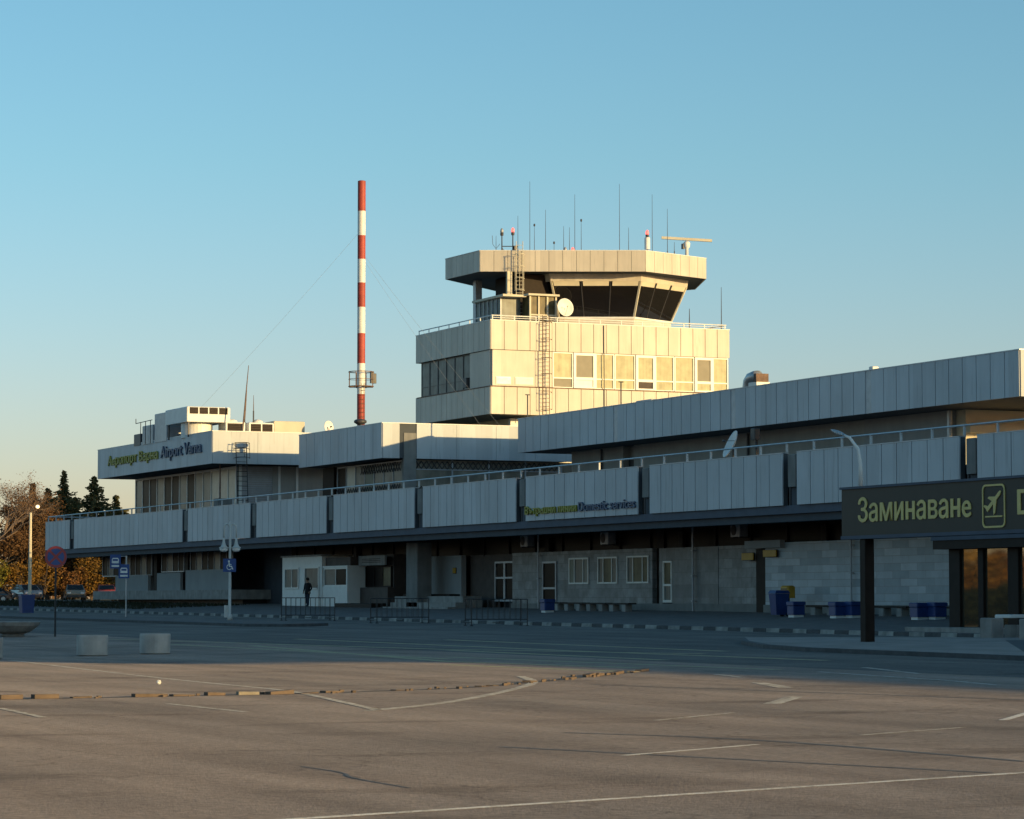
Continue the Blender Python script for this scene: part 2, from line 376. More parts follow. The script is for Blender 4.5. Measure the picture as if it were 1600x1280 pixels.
# ------------------------------------------------------------------ terrain
def clamp(v, a, b): return max(a, min(b, v))
def g(x, y):
    s = .58 - .0047 * clamp(x, -200, 110)
    if y <= -8: return clamp((y + 40) / 32, 0, 1) * s
    return s + .45 * clamp((y + 8) / 12, 0, 1)
def sheet(name, xs, ys, off, m, kind='structure', solid=0.0):
    mb = MB(); nx, ny = len(xs), len(ys)
    vs = [(x, y, g(x, y) + off) for y in ys for x in xs]
    fs = [(j * nx + i, j * nx + i + 1, (j + 1) * nx + i + 1, (j + 1) * nx + i) for j in range(ny - 1) for i in range(nx - 1)]
    mb.add(vs, fs)
    if solid:
        rim = [(i, 0) for i in range(nx)] + [(nx - 1, j) for j in range(1, ny)] + [(i, ny - 1) for i in range(nx - 2, -1, -1)] + [(0, j) for j in range(ny - 2, 0, -1)]
        top = [vs[j * nx + i] for i, j in rim]; bot = [(x, y, z - solid) for x, y, z in top]; n = len(rim)
        mb.add(top + bot, [(i, (i + 1) % n, n + (i + 1) % n, n + i) for i in range(n)])
    o = mb.build(name, m)
    if kind: o['kind'] = kind
    return o
def frange(a, b, s):
    n = max(1, round((b - a) / s)); return [a + (b - a) * i / n for i in range(n + 1)]
sheet('ground', [-3000, -1200, -600, -300] + frange(-200, 110, 10) + [160, 300, 700, 1500], [-2500, -900, -400, -150, -80, -60] + frange(-40, -8, 4) + [-4, 0, 4, 30, 80, 200, 600, 1500, 3000], -.05, SOIL)
sheet('car_park', frange(-140, 230, 5), frange(-130, -40, 10) + frange(-36, -28, 4), 0, ASPH)
sheet('road', frange(-240, 230, 5), frange(-28, -8, 4), .002, ROAD)

def strip(name, pts, wid, m, off=.0045, mbx=None):
    """painted line: narrow ribbon draped on the ground along pts"""
    P = []
    for (x0, y0), (x1, y1) in zip(pts, pts[1:]):
        n = max(1, int(math.hypot(x1 - x0, y1 - y0) / .8)); P += [(x0 + (x1 - x0) * i / n, y0 + (y1 - y0) * i / n) for i in range(n)]
    P.append(pts[-1]); vs = []
    for i, (x, y) in enumerate(P):
        a, b = P[max(0, i - 1)], P[min(len(P) - 1, i + 1)]; L = math.hypot(b[0] - a[0], b[1] - a[1]); nx, ny = -(b[1] - a[1]) / L, (b[0] - a[0]) / L
        h = wid / 2 * (1 + random.uniform(-.1, .1))
        for sgn in (-1, 1): vs.append((x + nx * h * sgn, y + ny * h * sgn, g(x + nx * h * sgn, y + ny * h * sgn) + off))
    mb = mbx or MB()
    mb.add(vs, [(2 * i, 2 * i + 1, 2 * i + 3, 2 * i + 2) for i in range(len(P) - 1)])
    return mb
def smooth_poly(pts, k=3):
    for _ in range(k):
        q = [pts[0]]
        for a, b in zip(pts, pts[1:]): q += [(a[0] * .75 + b[0] * .25, a[1] * .75 + b[1] * .25), (a[0] * .25 + b[0] * .75, a[1] * .25 + b[1] * .75)]
        pts = q + [pts[-1]]
    return pts
mk = MB()
strip('', [(104.6, -66.7), (100.26, -53.58), (97.56, -45.42), (94.6, -36.4)], .13, None, mbx=mk)
strip('', [(93.29, -47.48), (91.82, -45.1)], .10, None, mbx=mk)
strip('', [(87.4, -38.9), (84.5, -36.3)], .13, None, mbx=mk)
mk.build('parking_line_marking', LINE)['kind'] = 'structure'
mk = MB()
strip('', [(85.4, -43.1), (83.42, -40.86)], .10, None, mbx=mk); strip('', [(90.27, -42.82), (88.96, -40.53)], .09, None, mbx=mk)
strip('', [(71.38, -33.8), (74.22, -34.78)], .28, None, mbx=mk); strip('', [(80.63, -38.66), (78.18, -36.84)], .28, None, mbx=mk)
strip('', smooth_poly([(42.3, -40.9), (62.3, -42.8), (70.4, -43.1), (73, -43.54), (80.2, -45.1)]), .16, None, mbx=mk)
strip('', smooth_poly([(80.58, -45.4), (78.1, -43.06), (71.4, -38.8), (68.46, -37.1), (64.75, -35.8)]), .20, None, mbx=mk)
strip('', [(77.4, -50.05), (81.0, -50.36)], .12, None, mbx=mk); strip('', [(76.56, -47.18), (80.33, -47.17)], .12, None, mbx=mk)
strip('', [(65.9, -29.3), (72.6, -30.2), (75.2, -30.9)], .16, None, mbx=mk); strip('', [(63.6, -26.8), (68.4, -28.3)], .16, None, mbx=mk)
strip('', [(66.1, -31.9), (68.4, -32.5)], .16, None, mbx=mk)
mk.build('faded_line_marking', LINEF)['kind'] = 'structure'
mk = MB()
for a in ([(12.9, -29.6), (39.6, -26.9), (50.1, -23.7)], [(24.4, -30.7), (50, -31.2)], [(29, -29.4), (52.4, -32.2), (60.8, -31)], [(26.6, -21.4), (48, -21.9)],
          [(40.4, -27.2), (55, -27.4)], [(48.1, -30.4), (64, -29.2)], [(20, -24.6), (44, -24.9), (58, -24.5)], [(55.2, -33.4), (63, -32.6)]):
    strip('', a, .34, None, mbx=mk)
mk.build('yellow_line_marking', LINEY)['kind'] = 'structure'
mk = MB()
for a, wd in (([(70.5, -36.9), (81.4, -34.5)], .11), ([(88.2, -45.8), (90.6, -44.43), (95.9, -44.3)], .12), ([(91.05, -47.9), (97.4, -45.7)], .10)):
    strip('', smooth_poly([(x + random.uniform(-.05, .05), y) for x, y in a], 2), wd, None, mbx=mk, off=.003)
strip('', smooth_poly([(93.8, -51.23), (95, -51.2), (95.6, -51.45), (97.3, -51.5)], 2), .035, None, mbx=mk, off=.003)
mk.build('tar_seam', TAR)['kind'] = 'structure'

# broken old kerb of the car park island: separate stones, many sunk or missing
kp = smooth_poly([(74.4, -52.5), (73.42, -49.05), (73.3, -46.98), (72.9, -45.0), (72.9, -44.0), (71.9, -42.0), (70.9, -39.6), (67.8, -36.6), (63.1, -32.1)], 2)
def along(pts, step):
    out = []; acc = 0
    for (a, b) in zip(pts, pts[1:]):
        L = math.hypot(b[0] - a[0], b[1] - a[1]); d = 0
        while acc + (L - d) >= step:
            d += step - acc; acc = 0; out.append((a[0] + (b[0] - a[0]) * d / L, a[1] + (b[1] - a[1]) * d / L, math.atan2(b[1] - a[1], b[0] - a[0])))
        acc += L - d
    return out
KERBY = mat('worn_kerb_stone', (.25, .22, .17), .9, .4, 3, bump=.6); KERBD = mat('dark_kerb_stone', (.13, .095, .07), .9, .3, 3, bump=.5)
mk = MB(); rk = random.Random(4)
for i, (x, y, an) in enumerate(along(kp, .62)):
    if rk.random() < (.15 if y < -43.6 else .62): continue
    dk = rk.random() < (.6 if y < -43.6 else .93); h = (.075 if y < -43.6 else .035) * rk.uniform(.25, 1.1); mk.mi = 1 if dk else 0
    if y > -36: h = .06 * rk.uniform(.4, 1.1)
    a2 = an + rk.uniform(-.05, .05); u = Vector((math.cos(a2), math.sin(a2), rk.uniform(-.05, .05))) * .29 * rk.uniform(.55, 1.04); v = Vector((-math.sin(a2), math.cos(a2), 0)) * .075
    z = g(x, y)
    mk.obox((x, y, z + h / 2 - .03), u, v, Vector((0, 0, h / 2 + .03)))
mk.build('broken_kerb', [KERBY, KERBD])['kind'] = 'structure'
KERBFOOT = mat('kerb_foot_strip', (.12, .10, .078), .95, .5, 1.6, bump=.5)
mk = strip('', kp, .26, None, off=.0035); mk.build('kerb_foot_strip', KERBFOOT)['kind'] = 'structure'  # dark strip along the foot of the kerb stones
RUBBLE = MB()
for i in range(60):
    x, y, an = rk.choice(along(kp, .25)); x += rk.uniform(-.25, .35); y += rk.uniform(-.2, .2); r = rk.uniform(.012, .045); z = g(x, y)
    RUBBLE.obox((x, y, z + r * .5), (r, rk.uniform(-r, r) * .4, 0), (-r * .3, r, 0), (0, 0, r * .6))
RUBBLE.build('kerb_rubble', KERBD)['kind'] = 'stuff'

# pavement in front of the terminal, with black and white painted kerb
sheet('pavement', frange(-125, 33, 4) + frange(34, 200, 6), [-7.6, -6, -4, -2, 0, 2, 4.6], .12, PAVE)
KW = mat('kerb_white', (.27, .275, .26), .85, .4, 2.2); KD = mat('kerb_dark', (.06, .065, .07), .8, .3, 3)
mk = MB(); x = -125.0; i = 0
while x < 60:
    L = .98; mk.mi = i % 2; z0, z1 = g(x, -7.7), g(x + L, -7.7)
    mk.loft([(x, -7.85, z0 - .05), (x + L, -7.85, z1 - .05), (x + L, -7.6, z1 - .05), (x, -7.6, z0 - .05)], [(x, -7.83, z0 + .135), (x + L, -7.83, z1 + .135), (x + L, -7.6, z1 + .135), (x, -7.6, z0 + .135)])
    x += L + .02; i += 1
mk.build('painted_kerb', [KW, KD])['kind'] = 'structure'
# traffic islands with dark kerbs: a long thin one on the left, the paved platform under the sign on the right
def island(name, poly, h, m, mk_):
    mb = MB(); n = len(poly); cx = sum(p[0] for p in poly) / n; cy = sum(p[1] for p in poly) / n
    top = [(x, y, g(x, y) + h) for x, y in poly]; inn = [(cx + (x - cx) * .985, y + (.16 if y < cy else -.16), g(x, y) + h + .004) for x, y in poly]
    mb.mi = 1; mb.add(top + [(x, y, z - h - .04) for x, y, z in top], [(i, (i + 1) % n, n + (i + 1) % n, n + i) for i in range(n)]); mb.add(top, [tuple(range(n))])
    mb.mi = 0; mb.add(inn, [tuple(range(n))])
    o = mb.build(name, [m, mk_]); o['kind'] = 'structure'
island('traffic_island', [(-132, -17.0), (-8, -17.0), (-5, -16.2), (-4.4, -15.1), (-5, -14), (-8, -13.2), (-132, -13.2)], .13, PAVE, KD)
island('paved_platform', [(36.5, -15.0), (41, -17.6), (46, -19.6), (50, -20.5), (61, -21), (80, -21), (80, -9.0), (44, -9.0), (40, -12)], .12, PAVEL, KD)

# ------------------------------------------------------------------ terminal building
T = thing('terminal_building', 'long white clad two storey airport terminal with a raised terrace along its front', 'building', (-20, 8, 1.0))
PZ0, PZ1 = 5.66, 7.87                                  # terrace parapet
GAPS = [-98.7, -70.2, -56.0, -42.1, -28.2, -14.5, -0.6, 13.1, 26.8, 40.5, 54.2, 67.9, 81.6, 95.3, 109, 122.7, 136.4]
GW = .62                                               # half width of the gap in front of each beam end
X0, X1 = -106.4, 150.0
edges = [X0] + [e for gx in GAPS for e in (gx - GW, gx + GW)] + [X1]
for a, b in zip(edges[0::2], edges[1::2]):
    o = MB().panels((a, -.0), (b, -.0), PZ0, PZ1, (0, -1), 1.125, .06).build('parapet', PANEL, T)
    mb = MB(); mb.box(a + .01, b - .01, .003, .22, PZ0 + .02, PZ1 - .01); mb.build('parapet_backing', SEAM, o)
    mb = MB(); mb.box(a, b, -.075, .26, PZ1 - .008, PZ1 + .035); mb.build('coping', GREYMET, o)
MB().panels((X0, .22), (X0, 16), PZ0, PZ1, (-1, 0), 1.125).build('parapet', PANEL, T)
for gx in GAPS:
    mb = MB(); mb.bbox(gx - .12, gx + .52, -.08, 1.2, 6.42, 7.78, .03); be = mb.build('beam_end', CONC, T)
    mb = MB(); mb.box(gx - GW, gx + GW, .55, .75, PZ0, PZ1 - .06); mb.box(gx - .1, gx + GW, .1, .55, PZ0, 6.40); mb.build('recess', SOFFIT, be)
    mb = MB(); mb.tube([(gx - .36, .2, PZ0 - .1), (gx - .36, .2, 7.7)], .07, 8); mb.build('downpipe', DARKM, be)
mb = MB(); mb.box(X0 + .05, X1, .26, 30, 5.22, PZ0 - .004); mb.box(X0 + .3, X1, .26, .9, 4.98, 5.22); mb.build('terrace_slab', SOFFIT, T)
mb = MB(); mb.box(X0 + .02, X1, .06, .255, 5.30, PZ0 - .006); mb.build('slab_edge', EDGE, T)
mb = MB(); mb.box(X0 + .3, X1, .8, 29.5, 6.75, 6.86); mb.build('terrace_floor', CONC, T)
# railing
mb = MB(); mb.tube([(X0 + .3, .1, 8.3), (60, .1, 8.3)], .04, 8); mb.tube([(X0 + .3, .1, 8.3), (X0 + .3, 14, 8.3)], .04, 8); rl = mb.build('railing', GALV, T)
ps = MB(); x = X0 + .3
while x < 60:
    ps.box(x - .04, x + .04, .06, .14, PZ1 + .036, 8.28); x += 2.283
ps.each('rail_post', RAILP, rl)

# ground floor front
GY = 4.0
def wall(name, x0, x1, z0, z1, y, m, th=.3): 
    mb = MB(); mb.box(x0, x1, y, y + th, z0, z1); return mb.build(name, m, T)
def window(x0, x1, z0, z1, y, panes, frame=WFRAME, fw=.08, cols=2, name='window', parent=T, bars=(), proud=.06):
    """framed window on a wall facing -Y: frame is the part, its panes sub-parts"""
    mb = MB(); mb.box(x0, x1, y - proud, y + .05, z0, z0 + fw); mb.box(x0, x1, y - proud, y + .05, z1 - fw, z1)
    mb.box(x0, x0 + fw, y - proud, y + .05, z0 + fw, z1 - fw); mb.box(x1 - fw, x1, y - proud, y + .05, z0 + fw, z1 - fw)
    n = cols if isinstance(cols, int) else len(cols) - 1
    xs = [x0 + (x1 - x0) * i / n for i in range(n + 1)] if isinstance(cols, int) else [x0 + (x1 - x0) * c for c in cols]
    for xx in xs[1:-1]: mb.box(xx - fw * .4, xx + fw * .4, y - proud * .8, y + .05, z0 + fw, z1 - fw)
    for zz in bars: mb.box(x0 + fw, x1 - fw, y - proud * .8 + .003, y + .045, zz - fw * .35, zz + fw * .35)
    f = mb.build(name, frame, parent)
    for i, (a, b) in enumerate(zip(xs, xs[1:])):
        p = MB(); p.box(a + fw * .4, b - fw * .4, y - .012, y + .03, z0 + fw, z1 - fw); p.build('pane', panes[i % len(panes)], f)
    return f
def door(x0, x1, z0, z1, y, frame=WFRAME, glass=DGLASS, mid=None, fw=.1, parent=T, name='door', lower=None):
    mb = MB(); mb.box(x0, x0 + fw, y - .07, y + .05, z0, z1); mb.box(x1 - fw, x1, y - .07, y + .05, z0, z1); mb.box(x0 + fw, x1 - fw, y - .07, y + .05, z1 - fw, z1)
    mb.box(x0 + fw, x1 - fw, y - .07, y + .05, z0, z0 + fw * 1.2)
    if mid: mb.box(x0 + fw, x1 - fw, y - .07, y + .05, mid - fw / 2, mid + fw / 2)
    f = mb.build(name, frame, parent)
    p = MB(); p.box(x0 + fw, x1 - fw, y - .01, y + .03, (mid + fw / 2) if mid else z0 + fw * 1.2, z1 - fw); p.build('pane', glass, f)
    if mid: p = MB(); p.box(x0 + fw, x1 - fw, y - .012, y + .03, z0 + fw * 1.2, mid - fw / 2); p.build('lower_panel', lower or glass, f)
    h = MB(); h.tube([(x1 - fw * .5, y - .08, (z0 + z1) / 2 - .1), (x1 - fw * .5, y - .13, (z0 + z1) / 2 - .1), (x1 - fw * .5, y - .13, (z0 + z1) / 2 + .12), (x1 - fw * .5, y - .08, (z0 + z1) / 2 + .12)], .014, 6); h.build('handle', BLACKM, f)
    return f
# core behind, unlit clerestory band above the walls
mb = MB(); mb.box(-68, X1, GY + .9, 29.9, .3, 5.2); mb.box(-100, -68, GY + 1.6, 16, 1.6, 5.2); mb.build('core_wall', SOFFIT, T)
wall('clerestory', -61, X1, 4.12, 5.2, GY + .35, BLACKG, .1)
mb = MB(); x = -60.0
while x < 60: mb.box(x - .04, x + .04, GY + .27, GY + .345, 4.12, 5.2); x += 3.43
mb.each('mullion', BROWN, T)
# stone and rendered wall sections, left to right
wall('wall', -61.5, -56.6, 1.0, 4.1, GY + .6, BROWNP)
wall('wall', -44.7, -38.3, 1.0, 4.3, GY + .1, BROWNP)
wall('wall', -38.3, -31.1, 1.9, 4.2, GY - .25, RENDERP)
wall('wall', -31.1, -27.5, 1.0, 4.2, GY + .3, BROWNP)
wall('wall', -24.6, -7.75, 1.5, 4.22, GY, MARBLE)
wall('wall', -7.0, -6.65, 1.5, 4.2, GY, MARBLED)
wall('wall', -5.6, -.9, 1.5, 4.2, GY, MARBLED)
wall('wall', -.9, 3.1, 1.5, 4.2, GY + .02, MARBLE)
wall('wall', 4.2, 34.2, 1.45, 4.25, GY - .3, MARBLEL)
wall('wall', 34.2, 150, .8, 4.25, GY, MARBLE)
wall('wall', -6.65, -5.6, 3.6, 4.2, GY, MARBLED)
mb = MB(); mb.box(-7.75, -7.0, GY + .25, GY + .4, 1.2, 5.2); mb.build('wall', BROWN, T)
wall('lintel', 2.7, 6.0, 4.02, 4.36, GY - .55, RENDERP, .25)
mb = MB(); mb.box(3.15, 4.15, GY - .2, GY + .3, 1.0, 4.0); mb.build('dark_post', BROWN, T)
wall('plinth', -24.6, 3.1, .6, 1.5, GY - .12, CONC, .4)
wall('plinth', 4.2, 34.2, .6, 1.45, GY - .42, CONC, .4)
wall('plinth', -44.7, -38.3, .6, 1.2, GY - .1, CONC, .4)
wall('plinth', 34.2, 150, .3, .82, GY - .1, CONC, .4)
# steps by the column
mb = MB(); mb.box(-38.3, -28.2, 2.6, GY - .25, .8, 1.9); mb.box(-37.5, -27.8, 2.0, 2.6, .8, 1.55); mb.box(-37.2, -27.5, 1.4, 2.0, .8, 1.3); mb.build('step', PCONC, T)
mb = MB(); mb.box(-38.2, -31.3, 3.1, GY - .25, 1.9, 2.02); mb.build('ledge', BROWN, T)
# tall concrete columns
mb = MB(); mb.bbox(-35.1, -33.4, 2.0, 2.9, .8, 4.978, .04); mb.build('column', CONC, T)
for cx in (-46.4, -20.4, -5.0, 8.7): mb = MB(); mb.bbox(cx - .25, cx + .25, GY + .12 if cx > -40 else 3.2, GY + .32 if cx > -40 else 3.6, 4.2 if cx > -40 else .9, 4.978, .02); mb.build('column', BROWN, T)
# windows and doors
window(-17.3, -14.95, 2.5, 3.86, GY, [GREYBL, CURT, CURT], cols=(0, .28, .72, 1))
window(-13.85, -11.6, 2.5, 3.86, GY, [CURT, CURT3, CURT], cols=(0, .28, .72, 1))
window(-10.5, -8.1, 2.5, 3.87, GY, [CURT, CURT3, CURT3], cols=(0, .28, .72, 1))
door(-20.6, -18.85, 1.5, 3.72, GY, glass=BLACKG, frame=GREYMET, mid=2.3)
door(-6.6, -5.65, 1.55, 3.58, GY + .05, glass=CURT3, mid=2.4, lower=CURT)
for a, b in ((-27.3, -26.0), (-26.0, -24.7)): door(a, b, 1.6, 3.8, GY + .2, frame=GREYMET, glass=BLACKG, mid=2.9)
wall('transom', -27.4, -24.62, 3.8, 4.2, GY + .2, BROWNP, .15)
# left end: raised floor slab, spandrels and a mullioned window wall
mb = MB(); mb.box(-99.8, -66.6, 2.0, 12, 1.75, 2.40); mb.build('floor_slab', PCONC, T)
mb = MB(); mb.box(-97, -67.5, 3.2, 11.5, .6, 1.75); mb.build('void_shade_block', BLACKM, T)  # solid black block stands in for the shade under the floor slab
for a, b, z in ((-94.6, -86.2, 3.55), (-84.0, -78.4, 3.65), (-77.2, -67.7, 3.80)): wall('spandrel', a, b, 2.40, z, 2.25, RENDERP, .2)
for a, b in ((-99.2, -94.8), (-94.5, -86.3), (-83.9, -78.5), (-77.1, -67.8)):
    n = max(2, round((b - a) / 1.3)); window(a, b, 3.5 if a < -90 else 3.7, 5.2, 2.6, [BLACKG, CURT, BLACKG], frame=GREYMET, cols=n)
for cx in (-94.7, -85.2, -77.8): mb = MB(); mb.bbox(cx - .35, cx + .35, 2.5, 3.2, 2.40, 5.2, .03); mb.build('column', BROWN, T)
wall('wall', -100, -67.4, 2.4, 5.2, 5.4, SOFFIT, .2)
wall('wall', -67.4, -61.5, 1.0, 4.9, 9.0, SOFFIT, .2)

# --- upper storey on the right, set back behind the terrace
UY = 11.5; UZ0, UZ1 = 10.58, 12.62; UX0, UX1 = -40.4, 13.2
us = MB(); us.box(UX0 + 2.2, -31.2, 14, 27, 6.87, 10.6); us.box(-31.2, -29.8, 14.5, 27, 6.87, 10.6); us.box(-29.8, -4.0, 14, 27, 6.87, 10.6)
us = us.build('upper_storey', RENDERW, T)
mb = MB(); mb.box(-4.0, 3.7, 13.9, 27, 6.87, 10.6); mb.build('wall', RENDERP, us)
mb = MB(); mb.box(3.7, 4.5, 14.3, 27, 6.87, 10.6); mb.build('wall', CREAM, us)
mb = MB(); mb.box(-31.15, -29.85, 14.35, 14.5, 6.9, 9.8); mb.build('dark_opening', BLACKM, us)
mb = MB(); mb.box(4.5, 4.9, 14.3, 27, 9.5, 9.85); mb.build('beam', CREAM, us)
for y0 in (16.7, 18.9, 21.2): mb = MB(); mb.box(4.5, 4.56, y0, y0 + .75, 7.2, 9.3); mb.build('window', BLACKG, us)
mb = MB(); mb.tube([(4.2, 13.6, 6.9), (4.2, 13.6, 10.55)], .13, 8); mb.build('downpipe', GALV, us)
mb = MB(); mb.tube([(-33.9, 13.9, 6.9), (-33.9, 13.9, 10.55)], .07, 6); mb.tube([(-16.0, 13.9, 6.9), (-16.0, 13.9, 10.55)], .07, 6); mb.build('downpipe', DARKM, us)
JO = [-27.0, -13.1, .45]
ed = [UX0] + [e for j in JO for e in (j - .28, j + .28)] + [UX1]
fa = MB()
for a, b in zip(ed[0::2], ed[1::2]): fa.panels((a, UY), (b, UY), UZ0, UZ1, (0, -1), 1.125, .06)
fa.panels((UX1, UY), (UX1, 28), UZ0, UZ1, (1, 0), 1.125, .06); fa.panels((UX0, UY), (UX0, 28), UZ0, UZ1, (-1, 0), 1.125, .06)
fa.build('fascia', PANEL, us)
mb = MB(); mb.box(UX0 + .004, UX1 - .004, UY + .004, UY + .3, UZ0 + .02, UZ1 - .02); mb.box(UX1 - .3, UX1 - .004, UY + .3, 28, UZ0 + .02, UZ1 - .02); mb.box(UX0 + .004, UX0 + .3, UY + .3, 28, UZ0 + .02, UZ1 - .02); mb.build('fascia_backing', SEAM, us)
mb = MB()
for j in JO: mb.box(j - .28, j + .28, UY - .03, UY + .002, UZ0, UZ1 + .02)
mb.each('joint_strip', GREYMET, us)
mb = MB(); mb.box(UX0 + .3, UX1 - .3, UY + .3, 28, UZ0 + .03, UZ0 + .2); mb.box(UX0 + .3, UX1 - .3, UY + .3, 28, UZ1 - .3, UZ1 - .12); mb.build('roof', SOFFIT, us)
mb = MB(); mb.box(UX0 - .07, UX1 + .07, UY - .08, UY + .3, UZ1, UZ1 + .05); mb.box(UX1 - .3, UX1 + .08, UY + .3, 28, UZ1, UZ1 + .05); mb.build('coping', GREYMET, us)

# --- middle pavilion on the terrace
MX0, MX1, MY = -61.3, -46.4, 5.0; MZ0, MZ1 = 10.42, 12.57
pv = MB(); pv.box(MX0 + .5, -50.3, 9.0, 16.5, 6.87, 10.4); pv.box(-50.3, MX1 - .5, 8.2, 16.5, 6.87, 8.0); pv = pv.build('middle_pavilion', BROWNP, T)
fa = MB(); fa.panels((MX0, MY), (MX1, MY), MZ0, MZ1, (0, -1), 1.5, .06)
fa.panels((MX1, MY), (MX1, 6.1), MZ0, MZ1, (1, 0), 1.5, .06); fa.panels((MX1, 7.25), (MX1, 18), MZ0, MZ1, (1, 0), 2.4, .06, gap=.02); fa.build('fascia', PANEL, pv)
mb = MB(); mb.box(MX0, MX1 - .004, MY + .004, MY + .3, MZ0 + .02, MZ1 - .02); mb.box(MX1 - .3, MX1 - .004, MY + .3, 18, MZ0 + .02, MZ1 - .02); mb.box(MX0, MX0 + .3, MY + .3, 18, MZ0 + .02, MZ1 - .02); mb.build('fascia_backing', SEAM, pv)
mb = MB(); mb.box(MX1 - .28, MX1 + .04, 6.4, 7.22, 6.87, 12.0); mb.build('column', CONC, pv)
mb = MB(); mb.box(MX0 + .3, MX1 - .3, MY + .3, 18, MZ0 + .05, MZ0 + .25); mb.box(MX0 + .3, MX1 - .3, MY + .3, 18, MZ1 - .35, MZ1 - .15); mb.build('roof', SOFFIT, pv)
mb = MB(); mb.box(MX0 - .05, MX1 + .07, MY - .08, MY + .28, MZ1, MZ1 + .05); mb.box(MX1 - .28, MX1 + .08, MY + .28, 18, MZ1, MZ1 + .05); mb.build('coping', WHITE, pv)
window(-58.4, -46.9, 7.0, 10.35, 6.6, [BLACKG, PALEC, CURT, GREYBL, CURT, CURT, CURT], frame=GREYMET, cols=7, parent=pv, bars=(8.2,))
# side window wall with patterned metal screens
mb = MB(); mb.box(MX1 - .62, MX1 - .5, 7.2, 17.5, 6.9, 10.38); mb.box(MX1 - .62, MX1 - .52, 17.5, 30, 6.9, 10.38); sw = mb.build('side_window', mat('beige_glass', (.22, .20, .16), .35, .3, 1.2, streak=.3), pv)
mb = MB()
for k in range(5): yy = 7.3 + k * 2.5; mb.box(MX1 - .5, MX1 - .42, yy, yy + .1, 6.9, 10.38)
for zz in (7.0, 8.15, 9.75): mb.box(MX1 - .5, MX1 - .44, 7.4, 17.4, zz, zz + .07)
mb.build('frame', GREYMET, sw)
def zigzag(mb, pt, L, z0, z1, step, r=.03):
    n = int(L / step)
    for i in range(n):
        for sgn in (0, 1):
            a = pt(i * step, z0 if sgn else z1); b = pt((i + .5) * step, z1 if sgn else z0); c = pt((i + 1) * step, z0 if sgn else z1)
            mb.tube([a, b], r, 4, False); mb.tube([b, c], r, 4, False)
mb = MB()
for za, zb in ((9.82, 10.3), (8.22, 8.75), (7.06, 7.6)): mb = MB(); zigzag(mb, lambda s, z: (MX1 - .40, 7.4 + s, z), 10, za, zb, .7); mb.build('patterned_screen', DARKM, pv)
for xa, L, za, zb in ((-58.3, 11.2, 8.3, 8.9), (-54.0, 7, 9.7, 10.25)): mb = MB(); zigzag(mb, lambda s, z: (xa + s, 6.5, z), L, za, zb, .85); mb.build('patterned_screen', DARKM, pv)
mb = MB(); mb.box(MX0 + .6, -58.6, 6.4, 6.6, 6.9, 10.38); mb.build('dark_opening', BROWN, pv)  # flat brown slab paints the shaded recess beside the glazing

# --- left pavilion with the roof sign
LX0, LX1, LY = -95.2, -67.5, 1.0; LZ0, LZ1 = 10.92, 13.10
lp = MB(); lp.box(-94.5, LX1 - 2.0, 6.0, 15.5, 6.87, 10.9); lp = lp.build('left_pavilion', RENDERW, T)
fa = MB(); fa.panels((LX0, LY), (LX1, LY), LZ0, LZ1, (0, -1), 3.4, .05, gap=.012); fa.panels((LX1, LY), (LX1, 17), LZ0, LZ1, (1, 0), 3.2, .05, gap=.02); fa.panels((LX0, LY), (LX0, 17), LZ0, LZ1, (-1, 0), 3.2, .05)
fa.build('fascia', PANEL, lp)
mb = MB(); mb.box(LX0, LX1 - .004, LY + .004, LY + .3, LZ0 + .02, LZ1 - .02); mb.box(LX1 - .3, LX1 - .004, LY + .3, 17, LZ0 + .02, LZ1 - .02); mb.box(LX0, LX0 + .3, LY + .3, 17, LZ0 + .02, LZ1 - .02); mb.build('fascia_backing', SEAM, lp)
mb = MB(); mb.box(LX0 + .3, LX1 - .3, LY + .3, 17, LZ0 + .05, LZ0 + .25); mb.box(LX0 + .3, LX1 - .3, LY + .3, 17, LZ1 - .3, LZ1 - .1); mb.build('roof', SOFFIT, lp)
mb = MB(); mb.box(LX0 - .06, LX1 + .06, LY - .07, LY + .28, LZ1, LZ1 + .05); mb.box(LX1 - .28, LX1 + .07, LY + .28, 17, LZ1, LZ1 + .05); mb.build('coping', WHITE, lp)
GL = [CURT, BLACKG, BLACKG, CURT, BLACKG, BLACKG, CURT, BLACKG, CURT, CURT, PALEC, PALEC, PALEC]
window(-93.6, -69.8, 6.95, 10.88, 3.5, GL, frame=WFRAME, cols=13, parent=lp, fw=.16, bars=())
# its right-hand wall: ribbed shutters between white posts
mb = MB(); mb.box(-70.0, -69.6, 3.6, 15.5, 6.9, 10.9); rw = mb.build('side_wall', RENDERW, lp)
mb = MB()
for k in range(26): mb.box(-69.6, -69.55, 3.7, 9.3, 6.95 + k * .15, 6.95 + k * .15 + .11)
mb.build('shutter', GREYMET, rw)
mb = MB()
for yy in (3.6, 6.4, 7.7): mb.box(-69.6, -69.45, yy, yy + .16, 6.9, 10.9)
mb.each('post', WHITE, rw)
mb = MB(); mb.bbox(-69.4, -68.5, 1.7, 2.9, 6.9, 8.6, .03); mb.build('utility_box', CONC, rw)

# --- unseen wing and roof block, added and shaped to shade forecourt and railing
rwg = MB(); rwg.box(36, 120, 6, 26, 6.87, 9.8); rwg.box(38, 60, 9, 24, 11.6, 14.5); rwg = rwg.build('unseen_shade_wing', RENDERW, T)
fa = MB(); fa.panels((34, 3), (121, 3), 9.8, 11.8, (0, -1), 1.125); fa.panels((34, 3), (34, 26), 9.8, 11.8, (-1, 0), 1.125); fa.build('fascia', PANEL, rwg)
mb = MB(); mb.box(34.01, 121, 3.01, 26, 9.82, 11.78); mb.build('roof', SOFFIT, rwg)

